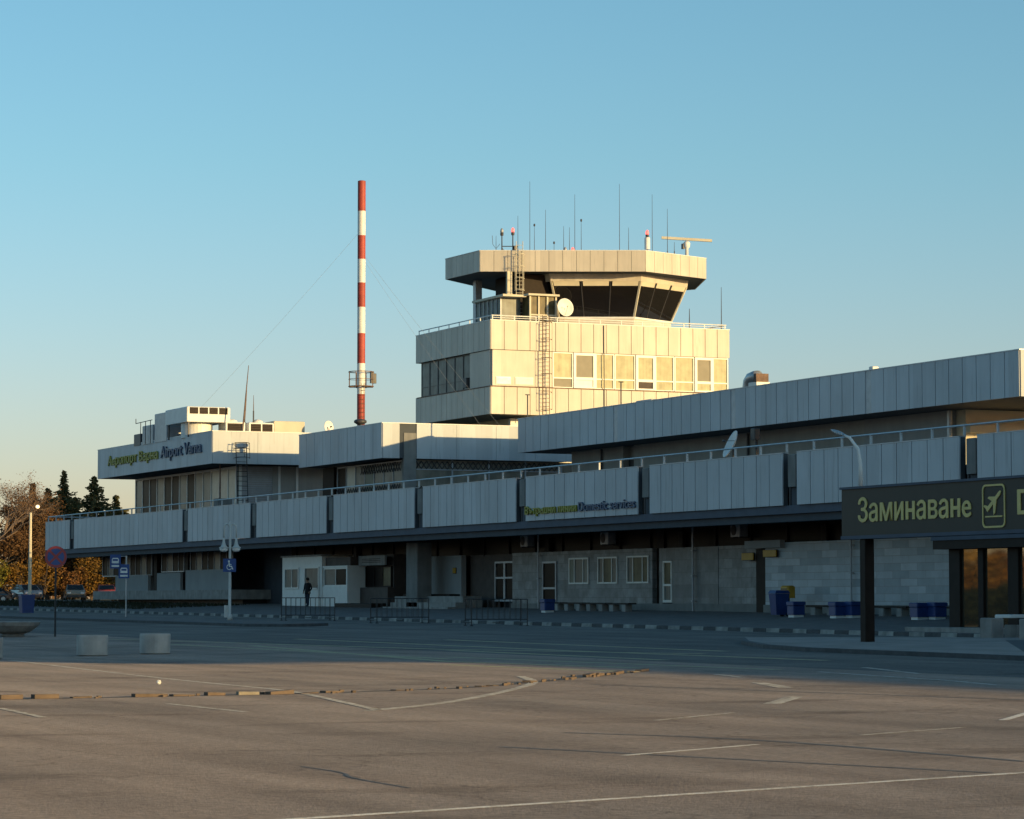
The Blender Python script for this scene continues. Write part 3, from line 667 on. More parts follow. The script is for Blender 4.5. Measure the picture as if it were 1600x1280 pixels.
# lettering on the building
S1 = thing('roof_sign', 'yellow and blue airport name lettering on the upper fascia of the left pavilion', 'sign', (-81, LY - .06, 11.6))
text_front('yellow_lettering', 'Аеропорт Варна', -92.2, -79.6, 11.78, LY - .11, .72, LETY, S1, .014, .05)
text_front('blue_lettering', 'Airport Varna', -78.9, -69.6, 11.78, LY - .11, .86, LETB, S1, .014, .05)
S2 = thing('fascia_sign', 'smaller yellow and blue lettering low on the terrace parapet above the windows', 'sign', (-7.5, -.09, 5.9))
text_front('yellow_lettering', 'Вътрешни линии', -13.8, -7.75, 5.98, -.12, .40, LETY, S2, .009, .04)
text_front('blue_lettering', 'Domestic services', -7.5, -1.35, 5.98, -.12, .46, LETB, S2, .009, .04)

# ------------------------------------------------------------------ control tower
CT = thing('control_tower', 'stepped airport control tower with a slanted glass cab under a wide flat roof', 'tower', (-103, 44.5, 1.3))
TX, TY0, TY1, TXL = -95.0, 33.6, 55.45, -110.9
mb = MB(); mb.box(-108, -98, 37.5, 51, 1.3, 16.9); mb.build('shaft', CREAM, CT)
mb = MB(); mb.box(-98, -97.6, 36.5, 38.2, 12, 16.6); mb.build('stair_wall', WHITE, CT)
def band(name, z0, z1, inset=0):
    mb = MB(); mb.panels((TX, TY0), (TX, TY1), z0, z1, (1, 0), 1.15, .07); mb.panels((TXL, TY0), (TX, TY0), z0, z1, (0, -1), 1.13, .07)
    mb.panels((TXL, TY0), (TXL, TY1), z0, z1, (-1, 0), 1.15, .07); b = mb.build(name, TPANEL, CT)
    mb = MB(); mb.box(TXL + .003, TX - .003, TY0 + .003, TY1, z0 + .02, z1 - .02); mb.build('backing', SEAM, b); return b
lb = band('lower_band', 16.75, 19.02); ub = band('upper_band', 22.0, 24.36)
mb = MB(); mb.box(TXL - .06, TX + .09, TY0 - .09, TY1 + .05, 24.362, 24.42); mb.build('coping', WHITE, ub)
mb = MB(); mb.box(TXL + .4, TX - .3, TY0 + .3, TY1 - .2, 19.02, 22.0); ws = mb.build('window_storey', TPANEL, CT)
mb = MB(); mb.box(TXL + .3, TX + .1, TY0 - .1, TY1, 18.96, 19.04); mb.build('drip_edge', RUST, ws)
# solid white corner part with two air grilles, then the row of windows
mb = MB(); mb.box(TX - .3, TX - .02, TY0 + .15, 39.05, 19.06, 21.96); mb.build('wall', TPANEL, ws)
mb = MB(); mb.box(-99.4, TX - .3, TY0 + .04, TY0 + .3, 19.06, 21.96); mb.build('wall', TPANEL, ws)
for a, b, m in ((34.1, 35.3, GREYMET), (35.8, 37.3, WHITE)):
    mb = MB()
    for k in range(5): mb.box(TX - .02, TX + .05, a, b, 19.25 + k * .1, 19.32 + k * .1)
    mb.box(TX - .02, TX + .015, a - .06, b + .06, 19.2, 19.8); mb.build('air_grille', m, ws)
def xwindow(y0, y1, z0, z1, x, pane, low, parent, fr=WFRAME, fw=.11, bar=19.85, proud=.08):
    """window on a wall that faces +X"""
    mb = MB(); mb.box(x - .05, x + proud, y0, y0 + fw, z0, z1); mb.box(x - .05, x + proud, y1 - fw, y1, z0, z1)
    mb.box(x - .05, x + proud, y0 + fw, y1 - fw, z0, z0 + fw * .6); mb.box(x - .05, x + proud, y0 + fw, y1 - fw, z1 - fw, z1); mb.box(x - .05, x + proud * .9, y0 + fw, y1 - fw, bar - fw * .5, bar + fw * .5)
    f = mb.build('window', fr, parent)
    p = MB(); p.box(x - .04, x, y0 + fw, y1 - fw, bar + fw * .5, z1 - fw); p.build('pane', pane, f)
    p = MB(); p.box(x - .04, x + .004, y0 + fw, y1 - fw, z0 + fw * .6, bar - fw * .5); p.build('lower_pane', low, f)
    return f
wy = [39.1, 41.0, 43.0, 44.75, 46.7, 48.5, 50.3, 52.2, 53.9, 55.4]
for i, (a, b) in enumerate(zip(wy, wy[1:])):
    opened = i in (1, 4, 7)
    xwindow(a + (.0 if opened else .02), b - (.0 if opened else .02), 19.06, 21.97, TX - .12 + (.08 if opened else 0), [CURT2, GREYBL, CURT2, CURT2, CURT2, CURT2, CURT2, GREYBL, CURT2][i], [GREYBL, WHITE, CURT2, CURT2, BROWNP, CURT2, CURT2, CURT2, CURT2][i], ws, fw=.22 if opened else .10)
for k in range(6):
    a = -110.3 + k * 1.82; window(a, a + 1.82, 19.06, 21.96, TY0 + .25, [CURT, GREYBL], frame=DARKM, cols=1, parent=ws, fw=.06, bars=(19.85,))
mb = MB(); mb.box(-100.4, -99.7, TY0 - .15, TY0 + .2, 19.2, 20.0); mb.build('air_conditioner', DARKM, ws)
mb = MB(); mb.tube([(TX + .12, 43.75, 17.0), (TX + .12, 43.7, 24.3)], .045, 6); mb.build('cable', DARKM, ws)
# railing round the tower terrace
mb = MB(); zr = 24.78; pth = [(TX - .15, TY0 + .1), (TX - .15, TY1 - .1)]; mb.tube([(TXL + .15, TY0 + .15, zr), (TX - .15, TY0 + .15, zr), (TX - .15, TY1 - .2, zr), (-104, TY1 - .2, zr)], .05, 6)
mb.tube([(TX - .15, 33.75, 24.6), (TX - .15, TY1 - .2, 24.6)], .03, 6)
for k in range(12): yy = TY0 + .2 + k * 1.94; mb.box(TX - .18, TX - .12, yy - .03, yy + .03, 24.42, zr)
for k in range(8): xx = TXL + .2 + k * 2.2; mb.box(xx - .03, xx + .03, TY0 + .12, TY0 + .18, 24.42, zr)
mb.build('railing', WHITE, CT)
# cab: outline on the roof plan, glass walls leaning outwards
HB = [(-104.3, 41.0), (-99.3, 41.7), (-96.74, 47.4), (-99.15, 52.1), (-104.5, 53.0), (-108.0, 47.5)]
HT = [(-104.8, 39.9), (-98.92, 40.8), (-95.87, 47.6), (-98.8, 53.4), (-105.0, 54.6), (-109.6, 47.2)]
def lerp(a, b, t): return tuple(p + (q - p) * t for p, q in zip(a, b))
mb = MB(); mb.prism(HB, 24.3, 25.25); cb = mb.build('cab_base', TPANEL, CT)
mb = MB(); mb.loft([(x, y, 25.26) for x, y in HB], [(x, y, 28.26) for x, y in HT]); cg = mb.build('cab_glass', TGLASS, CT)
mb = MB()
def grow(P, k):
    cx = sum(p[0] for p in P) / len(P); cy = sum(p[1] for p in P) / len(P); return [(cx + (x - cx) * k, cy + (y - cy) * k) for x, y in P]
mb.loft([(x, y, 28.24) for x, y in grow(HT, 1.012)], [(x, y, 28.98) for x, y in grow(HT, 1.03)]); mb.build('cab_header', TPANEL, CT)
mb = MB(); mb.prism(grow(HB, 1.02), 25.16, 25.32); mb.build('cab_sill', WHITE, CT)
mb = MB()
for i in range(6):
    a0, a1 = HB[i], HT[i]; mb.tube([(*a0, 25.26), (*a1, 28.26)], .11, 4)
mb.each('cab_post', CREAM, CT)
mb = MB()
for i in (0, 1, 2, 3):
    n = 3
    for k in range(1, n): mb.tube([(*lerp(HB[i], HB[i + 1], k / n), 25.26), (*lerp(HT[i], HT[i + 1], k / n), 28.26)], .05, 4)
mb.each('glazing_bar', DARKM, CT)
mb = MB()
for i in (1, 2):
    n = 3
    for k in range(n):
        p0 = lerp(HT[i], HT[i + 1], (k + .06) / n); p1 = lerp(HT[i], HT[i + 1], (k + .94) / n)
        q0 = lerp(lerp(HB[i], HB[i + 1], (k + .06) / n), p0, .86); q1 = lerp(lerp(HB[i], HB[i + 1], (k + .94) / n), p1, .86)
        d = Vector((p1[1] - p0[1], -(p1[0] - p0[0]), 0)).normalized() * .045
        mb.loft([(q0[0] + d.x, q0[1] + d.y, 27.86), (q1[0] + d.x, q1[1] + d.y, 27.86), (q1[0], q1[1], 27.86), (q0[0], q0[1], 27.86)], [(p0[0] + d.x, p0[1] + d.y, 28.24), (p1[0] + d.x, p1[1] + d.y, 28.24), (p1[0], p1[1], 28.24), (p0[0], p0[1], 28.24)])
mb.each('sun_blind', CREAM, CT)
RF = [(-106.2, 34.35), (-99.5, 34.6), (-93.92, 47.05), (-96.76, 54.2), (-104.7, 57.3), (-113.5, 52.0), (-114.2, 43.4)]
def ccw(P): return P
mb = MB()
for a, b in ((RF[0], RF[1]), (RF[1], RF[2]), (RF[2], RF[3]), (RF[3], RF[4]), (RF[4], RF[5]), (RF[5], RF[6]), (RF[6], RF[0])):
    d = Vector((b[0] - a[0], b[1] - a[1])).normalized(); mb.panels(a, b, 28.82, 30.55, (d.y, -d.x), 1.12, .06, gap=.03)
rf = mb.build('cab_roof', TPANEL, CT)
mb = MB(); mb.prism(grow(RF, .997), 28.86, 30.5); mb.build('roof_core', SEAM, rf)
mb = MB(); mb.prism(grow(RF, 1.008), 30.552, 30.60); mb.build('coping', WHITE, rf)
mb = MB(); mb.bbox(-106.35, -105.75, 36.9, 37.5, 24.4, 28.85, .03); mb.build('column', GREYMET, CT)
mb = MB(); mb.box(-98.75, -98.45, 36.6, 37.05, 26.6, 28.84); mb.build('column', CREAM, CT)
mb = MB(); mb.box(-104.5, -99.6, 38.2, 41.6, 24.4, 28.8); mb.build('painted_shade_block', BROWN, CT)  # brown block paints the shadow lying under the cab roof
# glazed annex on the tower terrace
mb = MB(); mb.box(-102.6, -96.2, 35.2, 37.3, 26.5, 26.68); mb.box(-97.4, -95.75, 37.3, 40.1, 26.62, 26.78); an = mb.build('annex', CREAM, CT)
mb = MB(); mb.box(-102.4, -97.2, 35.5, 37.2, 24.42, 26.5); mb.build('annex_wall', CURT, an)
mb = MB()
for k in range(7): xx = -102.4 + k * .86; mb.box(xx - .03, xx + .03, 35.43, 35.498, 24.42, 26.5)
mb.each('mullion', GREYMET, an)
mb = MB(); mb.box(-97.4, -96.15, 37.5, 39.95, 24.42, 26.62); mb.build('annex_glass', CURT3, an)
mb = MB()
for yy in (37.5, 38.28, 39.06, 39.83): mb.box(-96.14, -96.02, yy, yy + .14, 24.42, 26.62)
mb.box(-96.135, -96.03, 37.64, 39.83, 25.0, 25.12); mb.build('frame', CREAM, an)

# ladders
def ladder(name, label, p, z0, z1, wid, ax, cage=False, m=RUST, hoopz=None):
    """vertical ladder at p (x, y); ax = unit vector along the rungs"""
    t = thing(name, label, 'ladder', (p[0], p[1], z0)); ax = Vector((*ax, 0)); out = Vector((ax.y, -ax.x, 0))
    mb = MB()
    for sgn in (-1, 1): mb.tube([ax * sgn * wid / 2, ax * sgn * wid / 2 + Vector((0, 0, z1 - z0))], .032, 6)
    mb.build('rail', m, t, local=True)
    mb = MB(); n = int((z1 - z0) / .33)
    for k in range(n): zz = .2 + k * .33; mb.tube([ax * (-wid / 2) + Vector((0, 0, zz)), ax * (wid / 2) + Vector((0, 0, zz))], .02, 5)
    mb.build('rung', m, t, local=True)
    if cage:
        mb = MB()
        for zz in hoopz:
            mb.tube([ax * (-wid / 2 * math.cos(R(a)) * 1.5) + out * (.62 * math.sin(R(a))) + Vector((0, 0, zz - z0)) for a in range(0, 181, 20)], .022, 5)
        for a in (30, 90, 150):
            q = ax * (-wid / 2 * math.cos(R(a)) * 1.5) + out * (.62 * math.sin(R(a))); mb.tube([q + Vector((0, 0, min(hoopz) - z0)), q + Vector((0, 0, max(hoopz) - z0))], .018, 5)
        mb.build('safety_cage', m, t, local=True)
    return t
ladder('ladder', 'long thin caged ladder climbing the sunlit front of the control tower', (TX + .35, 38.35), 16.6, 24.9, .62, (0, 1), True, RUST, [17.2, 18.6, 20.1, 21.4, 22.9, 24.3])
ladder('ladder', 'pale ladder rising past the cab roof edge beside the red lamps', (-97.85, 37.42), 24.5, 31.3, .55, (.41, .91), True, CREAM, [27.2, 28.2, 29.2, 30.2])
lad = ladder('ladder', 'black leaning ladder against the side of the left pavilion', (-66.6, 2.9), 6.9, 12.4, .75, (0, 1), True, BLACKM, [11.3, 11.9, 12.3])
lad.rotation_euler = (0, R(-6), 0)

# dish, radar, beacons, whips on the tower
def dish(name, label, c, r, face, m=WHITE, stand=1.0, arm=DARKM):
    t = thing(name, label, 'satellite dish', (c[0], c[1], c[2] - stand)); d = Vector(face).normalized()
    q = Vector((0, 0, 1)).rotation_difference(d).to_matrix()
    mb = MB(); prof = [(r * k / 8, .28 * r * (k / 8) ** 2) for k in range(9)]; vs = []; n = 28
    mb.lathe([(.01, 0)] + prof[1:] + [(r, .28 * r - .03)] + [(r * k / 8, .28 * r * (k / 8) ** 2 - .03) for k in range(7, 0, -1)] + [(.01, -.03)], n=n)
    mb.v = [tuple(q @ Vector(v) + Vector((0, 0, stand))) for v in mb.v]; mb.build('reflector', m, t, local=True, smooth=True)
    mb = MB(); fp = d * (.75 * r) + Vector((0, 0, stand)); mb.tube([q @ Vector((r * .9, 0, .24 * r)) + Vector((0, 0, stand)), fp], .015, 5); mb.tube([fp - d * .08, fp + d * .05], .05, 8); mb.build('feed_arm', arm, t, local=True)
    mb = MB(); mb.tube([(0, 0, 0), (0, 0, stand - .05), tuple(Vector((0, 0, stand)) - d * .05)], .05, 8); mb.build('mount', arm, t, local=True)
    return t
dish('satellite_dish', 'round cream dish on the tower terrace in front of the cab glass', (-95.3, 40.3, 25.65), .76, (.93, .1, .15), WHITE, 1.2, CREAM)
t = thing('radar_antenna', 'long flat rotating radar bar on a short post at the cab roof corner', 'radar', (-98.74, 53.44, 30.6))
mb = MB(); mb.lathe([(.16, 0), (.14, 1.0), (.26, 1.1), (.30, 1.45), (.2, 1.55), (.12, 1.62)]); mb.build('pedestal', WHITE, t, local=True, smooth=True)
mb = MB(); mb.box(-.32, .02, -.36, -.16, .95, 1.4); mb.build('motor_box', DARKM, t, local=True)
mb = MB(); d = Vector((.41, .91, -.06)).normalized(); mb.obox((0, 0, 1.78), d * 2.15, Vector((.91, -.41, 0)) * .14, (0, 0, .11)); mb.build('antenna_bar', CREAM, t, local=True)
def whip(label, x, y, z1, z0=30.6, r=.025, kind='plain'):
    t = thing('whip_antenna', label, 'antenna', (x, y, z0), 0, 'antennas on the control tower'); h = z1 - z0
    mb = MB(); mb.tube([(0, 0, .3), (0, 0, h * .5), (0, 0, h)], [r, r * .8, r * .5], 5); mb.build('rod', DARKM, t, local=True)
    mb = MB(); mb.lathe([(.09, 0), (.09, .05), (.045, .08), (.045, .42)], n=8); mb.build('base', DARKM, t, local=True)
    if kind == 'fork':
        mb = MB(); mb.tube([(0, -.35, h), (0, -.3, .95), (0, 0, .6), (0, .3, .95), (0, .32, h * .6)], .02, 5); mb.build('fork', DARKM, t, local=True)
    if kind == 'tip':
        mb = MB(); mb.lathe([(.02, -.12), (.08, -.08), (.08, .08), (.02, .12)], c=(0, 0, h), n=8); mb.build('tip', DARKM, t, local=True)
    return t
for lab, x, y, z1, k in (('short forked antenna at the far left of the cab roof', -102.6, 37.4, 32.3, 'fork'), ('thin rod just right of the lit red lamp post', -101.9, 39.1, 34.0, 'plain'),
                         ('tallest whip antenna left of the cab roof middle', -101.45, 40.0, 36.9, 'plain'), ('pale ball-tipped rod right of the tallest left whip', -101.3, 40.35, 33.2, 'tip'),
                         ('medium whip antenna with pink foot near the roof middle', -100.9, 41.2, 34.5, 'plain'), ('shortest stub antenna with a dark knob', -100.6, 41.85, 31.7, 'tip'),
                         ('left one of two thin close rods beside the small beacons', -100.3, 42.6, 33.1, 'plain'), ('right one of two thin close rods beside the small beacons', -100.0, 43.0, 33.0, 'plain'),
                         ('tall thin whip behind the small pink beacon', -99.9, 43.45, 35.8, 'plain'), ('pale knobbed rod right of the small pink beacon', -99.7, 43.95, 33.6, 'tip'),
                         ('tallest whip antenna on the right half of the cab roof', -98.4, 46.9, 36.7, 'plain'), ('thin pale short rod right of the tallest right whip', -98.1, 47.6, 33.0, 'plain'),
                         ('whip antenna beside the white red-topped beacon', -97.25, 49.4, 35.8, 'plain'), ('thin whip crossing the left end of the radar bar', -96.8, 50.6, 34.6, 'plain'),
                         ('short rod below the radar bar', -96.7, 51.2, 31.8, 'plain')): whip(lab, x, y, z1, 30.6, .028, k)
whip('thin mast at the right rear corner of the tower terrace railing', -95.3, 54.9, 28.0, 24.42, .04)
whip('short dark stub standing inside the tower terrace railing', -96.5, 52.5, 26.2, 24.42, .05)
def beacon(label, x, y, h, tall=False, lit=True):
    t = thing('obstruction_lamp', label, 'beacon', (x, y, 30.6))
    mb = MB(); mb.lathe([(.06, 0), (.05, h)], n=8); mb.build('post', DARKM, t, local=True)
    if tall: mb = MB(); mb.lathe([(.05, h - .05), (.24, h), (.24, h + .95), (.2, h + 1.0)], n=14); mb.build('white_drum', WHITE, t, local=True); h += 1.0
    mb = MB(); mb.lathe([(.13, h), (.15, h + .2), (.12, h + .25)], n=10); mb.build('holder', DARKM, t, local=True)
    mb = MB(); mb.lathe([(.13, h + .25), (.15, h + .4), (.10, h + .58), (.02, h + .64)], n=12); mb.build('lens', REDLAMP if lit else GREYMET, t, local=True, smooth=True)
beacon('unlit lamp on a dark post at the left end of the lamp frame', -102.4, 37.85, 1.7, lit=False)
beacon('glowing red lamp on a dark post above the roof ladder', -102.05, 38.7, 1.75)
beacon('red-topped white drum beacon near the right of the cab roof', -97.4, 49.0, .55, True)
beacon('small glowing pink beacon low on the middle of the cab roof', -100.0, 43.3, .1)
beacon('small unlit dark beacon left of the pink one', -100.3, 42.75, .12, lit=False)
mb = MB(); mb.tube([(-102.4, 37.85, 31.4), (-101.85, 39.1, 31.4)], .04, 5); mb.tube([(-102.4, 37.85, 30.75), (-101.85, 39.1, 30.75)], .05, 5); mb.tube([(-102.4, 37.85, 31.3), (-102.25, 38.2, 30.65)], .03, 5); mb.box(-102.1, -101.8, 38.75, 39.0, 31.1, 31.45)
mb.solo('lamp_frame', DARKM, 'dark steel frame joining the two lamp posts on the cab roof', 'frame')

# ------------------------------------------------------------------ chimney with red and white bands
t = thing('striped_chimney', 'tall slim chimney pole banded red and white behind the terminal', 'chimney', (-84, 18.1, 1.4))
zs = [33.33, 31.04, 29.19, 27.39, 25.6, 23.75, 21.77, 19.49, 17.17, 14.81, 12.4, 10.0, 1.4]
for i, (a, b) in enumerate(zip(zs, zs[1:])):
    mb = MB(); mb.lathe([(.30, b), (.30, a - .04), (.305, a - .04), (.305, a)] if i % 3 else [(.30, b), (.30, a)], c=(-84, 18.1, 0), n=20); mb.build('red_band' if i % 2 == 0 else 'white_band', REDP if i % 2 == 0 else WHITE, t, smooth=False)
mb = MB(); mb.lathe([(.22, 33.32), (.22, 33.36)], c=(-84, 18.1, 0), n=16); mb.build('mouth', BLACKM, t)
mb = MB()
for zz in (17.75, 18.85): mb.tube([(-84 + .95 * math.cos(R(a)), 18.1 + .95 * math.sin(R(a)), zz) for a in range(0, 361, 30)], .035, 5)
for a in range(0, 360, 45): mb.tube([(-84 + .95 * math.cos(R(a)), 18.1 + .95 * math.sin(R(a)), 17.7), (-84 + .95 * math.cos(R(a)), 18.1 + .95 * math.sin(R(a)), 18.85)], .03, 5); 
for a in range(0, 360, 45): mb.tube([(-84, 18.1, 17.72), (-84 + .95 * math.cos(R(a)), 18.1 + .95 * math.sin(R(a)), 17.72)], .04, 5)
mb.tube([(-84 + .95 * math.cos(R(a)), 18.1 + .95 * math.sin(R(a)), 18.3) for a in range(0, 361, 30)], .02, 5)
mb.build('platform', RUST, t)
for dx, dy in ((.3, .75), (.15, 1.0)):
    mb = MB(); mb.bbox(-84 + dx - .12, -84 + dx + .14, 18.1 + dy - .12, 18.1 + dy + .14, 18.0, 18.6 + dx, .03); mb.build('lamp', DARKM, t)
mb = MB(); 
for sgn in (-.14, .14): mb.tube([(-83.8 + .2, 18.1 + sgn, 7), (-83.8 + .2, 18.1 + sgn, 18)], .02, 4)
for k in range(32): mb.tube([(-83.6, 17.96, 7.2 + k * .33), (-83.6, 18.24, 7.2 + k * .33)], .015, 4)
mb.build('ladder', RUST, t)
for a, b in (((-84, 17.8, 29.3), (-95, 5.8, 13.2)), ((-84, 18.4, 27.2), (-74, 25, 12.7)), ((-84, 18.4, 27.6), (-83, 31.0, 13.0))):
    mb = MB(); A, B = Vector(a), Vector(b); mb.tube([A + (B - A) * k / 8 - Vector((0, 0, 4 * .25 * (k / 8) * (1 - k / 8))) for k in range(9)], .007, 4, False); mb.build('guy_wire', GREYMET, t)

# ------------------------------------------------------------------ plant on the roofs
def unit(name, label, x0, x1, y0, y1, z0, z1, grille=None, m=WHITE, cat='air conditioner', cap=None):
    t = thing(name, label, cat, ((x0 + x1) / 2, (y0 + y1) / 2, z0))
    mb = MB(); mb.bbox(x0, x1, y0, y1, z0, z1, .04); mb.build('casing', m, t)
    if grille:
        a, b, c, d, n = grille                        # grille on the +X face: y from a to b, z from c to d, n bays
        for k in range(n):
            w_ = (b - a) / n; mb = MB(); mb.box(x1 - .02, x1 + .012, a + k * w_ + .05, a + (k + 1) * w_ - .05, c, d); mb.build('grille', BROWN, t)
            mb = MB()
            for j in range(5): zz = c + (d - c) * (j + .5) / 5; mb.box(x1 + .012, x1 + .03, a + k * w_ + .05, a + (k + 1) * w_ - .05, zz - .012, zz + .012)
            mb.build('slat', BROWNP, t)
    if cap: mb = MB(); mb.lathe(cap, c=((x0 + x1) / 2, (y0 + y1) / 2, z1), n=16); mb.build('vent_cap', WHITE, t, smooth=True)
    return t
ZR = 12.95
unit('rooftop_cooler', 'largest cooler on the left pavilion roof with a band of four dark vents', -77, -72, .6, 3.75, 14.0, 15.05, (.75, 3.6, 14.55, 15.0, 4))
t = thing('rooftop_tank', 'pale round tank under the largest rooftop cooler', 'tank', (-73.8, 1.9, ZR))
mb = MB(); mb.lathe([(1.1, 0), (1.1, 1.0), (1.0, 1.05)], c=(-73.8, 1.9, ZR), n=28); mb.build('drum', WHITE, t, smooth=False)
mb = MB(); 
for yy in (.75, 3.55): mb.box(-76.8, -76.7, yy, yy + .1, ZR, 14.0); mb.box(-72.3, -72.2, yy, yy + .1, ZR, 14.0)
mb.each('stand', DARKM, t)
unit('rooftop_cooler', 'tall grey cabinet behind the tank at the left of the roof plant', -80.5, -77.6, .9, 2.3, ZR, 15.0, None, GREYMET)
unit('rooftop_cooler', 'lower grey cabinet at the far left of the roof plant', -83.5, -80.9, .9, 2.2, ZR, 14.3, None, GREYMET)
unit('rooftop_cooler', 'smallest dark box at the left end of the roof plant', -85.6, -84.0, .9, 1.9, ZR, 13.8, None, DARKM)
mb = MB()
for x in (-83.4, -82.2, -81.0): mb.tube([(x, .75, ZR), (x, .75, 14.6)], .03, 5)
mb.tube([(-84.6, .75, 14.55), (-80.6, .75, 14.6)], .03, 5); mb.tube([(-84.6, .75, 14.55), (-84.6, .75, 14.9)], .03, 5)
mb.solo('pipe_rail', DARKM, 'dark pipe rail in front of the grey roof cabinets', 'rail')
unit('rooftop_cooler', 'small vent box with one dark grille beside the mast foot', -73.6, -72, 3.4, 4.85, ZR, 14.05, (3.5, 4.75, 13.3, 13.95, 1), cap=[(.4, 0), (.38, .12), (.2, .22), (.02, .25)])
unit('rooftop_cooler', 'small vent box with two dark grilles and a round cap', -73.6, -72, 5.1, 6.95, ZR, 14.05, (5.2, 6.9, 13.3, 13.95, 2), cap=[(.4, 0), (.38, .12), (.2, .24), (.02, .28)])
unit('duct_box', 'long plain pale duct box at the right of the left pavilion roof', -74, -72, 6.95, 9.25, ZR, 14.2, None, CREAM, 'duct')
t = thing('roof_vent', 'dark mushroom vent on the middle pavilion roof', 'vent', (-58.5, 8.2, 12.5)); mb = MB(); mb.lathe([(.12, 0), (.12, .75)], c=(-58.5, 8.2, 12.5), n=12); mb.build('pipe', DARKM, t)
mb = MB(); mb.lathe([(.2, .72), (.42, .85), (.42, .98), (.3, 1.06), (.05, 1.1)], c=(-58.5, 8.2, 12.5), n=16); mb.build('hood', DARKM, t, smooth=True)
dish('satellite_dish', 'small bright white dish seen edge-on between the two pavilion roofs', (-70.5, 10.4, 13.75), .45, (.9, .42, .1), WHITE, .8)
def mast(label, x, y, z0, z1, lean=(0, 0), r=.06):
    t = thing('roof_mast', label, 'antenna', (x, y, z0), 0, None); h = z1 - z0
    mb = MB(); mb.tube([(0, 0, 0), (lean[0] * .6, lean[1] * .6, h * .6), (lean[0], lean[1], h)], [r, r * .8, r * .4], 6); mb.build('rod', RUST, t, local=True)
    mb = MB(); mb.lathe([(r * 2.2, 0), (r * 2.2, .06), (r * 1.4, .1), (r * 1.4, .9)], n=10); mb.build('base', DARKM, t, local=True)
mast('tall slightly leaning mast on the corner of the left pavilion roof', -70.5, 4.1, 12.9, 17.9, (0, .45), .055)
mast('left one of two thin short masts on the left pavilion roof', -72.6, 5.0, 14.0, 16.3, (0, .15), .035)
mast('right one of two thin short masts on the left pavilion roof', -72.6, 5.65, 14.0, 16.0, (0, 0), .035)
mast('thin drainpipe-like post up the corner of the left pavilion', -68.9, 2.0, 6.9, 13.0, (0, 0), .07)
t = thing('roof_cowl', 'curved metal ventilation cowl on the right roof', 'vent', (-16, 14.6, 12.5))
mb = MB(); mb.tube([(-16.3, 14.1, 12.4), (-16.3, 14.1, 13.1), (-16.22, 14.1, 13.32), (-16.0, 14.1, 13.5), (-15.6, 14.1, 13.55), (-15.2, 14.1, 13.55)], [.30, .30, .31, .31, .31, .31], 14); mb.build('duct', GALV, t, smooth=True)
mb = MB(); mb.box(-15.9, -15.0, 13.9, 14.7, 12.8, 13.24); mb.build('box', WHITE, t)
mb = MB(); mb.box(-15.25, -14.95, 13.85, 14.6, 13.245, 13.68); mb.build('mouth', RUST, t)
mb = MB(); mb.bbox(-31.2, -29.2, 14.8, 15.8, 12.4, 13.25, .04); mb.solo('roof_box', GREYMET, 'grey box peeping over the right roof edge below the tower windows', 'box')
mb = MB(); mb.bbox(.25, .62, 11.6, 11.95, 12.67, 12.84, .03); mb.solo('white_edge_cap', WHITE, 'small white box on the right roof edge above a joint', 'vent')  # small white cap on the roof edge, purpose unknown
for x, h, lab in ((-40.0, 1.6, 'thin pin standing on the right roof edge left of the tower cable'), (-27.2, 1.5, 'thin dark pin standing on the right roof edge beside the first joint')):
    mb = MB(); mb.tube([(x, 11.9, 12.5), (x, 11.9, 12.5 + h)], .04, 5); mb.tube([(x, 11.75, 12.5 + h), (x, 12.05, 12.5 + h)], .03, 5); mb.solo('roof_pin', DARKM, lab, 'pin')
dish('satellite_dish', 'large white dish seen almost edge-on above the terrace railing', (-1.55, 5.2, 9.0), .70, (-.20, -.90, .42), WHITE, 2.1)
mb = MB(); mb.tube([(.0, 5.6, 6.86), (.0, 5.6, 9.6)], .06, 8); mb.bbox(-.25, .2, 5.4, 5.7, 9.2, 9.75, .03); mb.tube([(.0, 5.55, 9.1), (.5, 5.5, 8.2)], .04, 6); mb.solo('antenna_post', BLACKM, 'dark post with a small box beside the terrace dish', 'post')

# ------------------------------------------------------------------ kiosk under the terrace
K = thing('entrance_kiosk', 'white framed entrance booth with windows under the terrace beside a dark shopfront', 'kiosk', (-52.7, 3, 1.2))
mb = MB(); mb.box(-56.35, -49.1, 2.06, 4.6, 1.05, 4.4); mb.build('body', WHITE, K)
mb = MB(); mb.box(-56.45, -49.0, 1.96, 4.65, 4.4, 4.5); mb.build('roof', PCONC, K)
window(-55.8, -53.2, 2.40, 3.72, 2.05, [CURT], frame=WFRAME, cols=2, parent=K, fw=.09)
door(-52.1, -49.5, 1.2, 3.76, 2.05, frame=WFRAME, glass=CURT, mid=2.4, lower=WHITE, parent=K)
mb = MB(); mb.box(-49.1, -44.8, 2.1, 4.6, 1.05, 2.52); mb.box(-49.1, -44.8, 2.1, 4.6, 3.66, 3.78); mb.box(-45.0, -44.8, 2.1, 4.6, 2.52, 3.66); mb.build('side_body', WHITE, K)
window(-49.0, -44.95, 2.52, 3.66, 2.2, [CURT, BLACKG], frame=WFRAME, cols=2, parent=K, fw=.09)
mb = MB(); mb.box(-49.1, -44.8, 2.3, 4.6, 3.78, 4.3); mb.build('upper_panel', BROWNP, K)
SH = thing('shopfront', 'dark brown shopfront with a pale sign board beside the white booth', 'shop', (-44.6, 3, 1.2))
mb = MB(); mb.box(-47.4 + 2.7, -40.2, 2.9, 4.05, 1.05, 2.44); mb.box(-44.7, -40.2, 3.3, 4.05, 2.44, 4.4); mb.build('front', BROWNP, SH)
window(-44.6, -40.4, 2.46, 3.72, 3.25, [BLACKG, BLACKG, CURT3], frame=BROWN, cols=3, parent=SH)
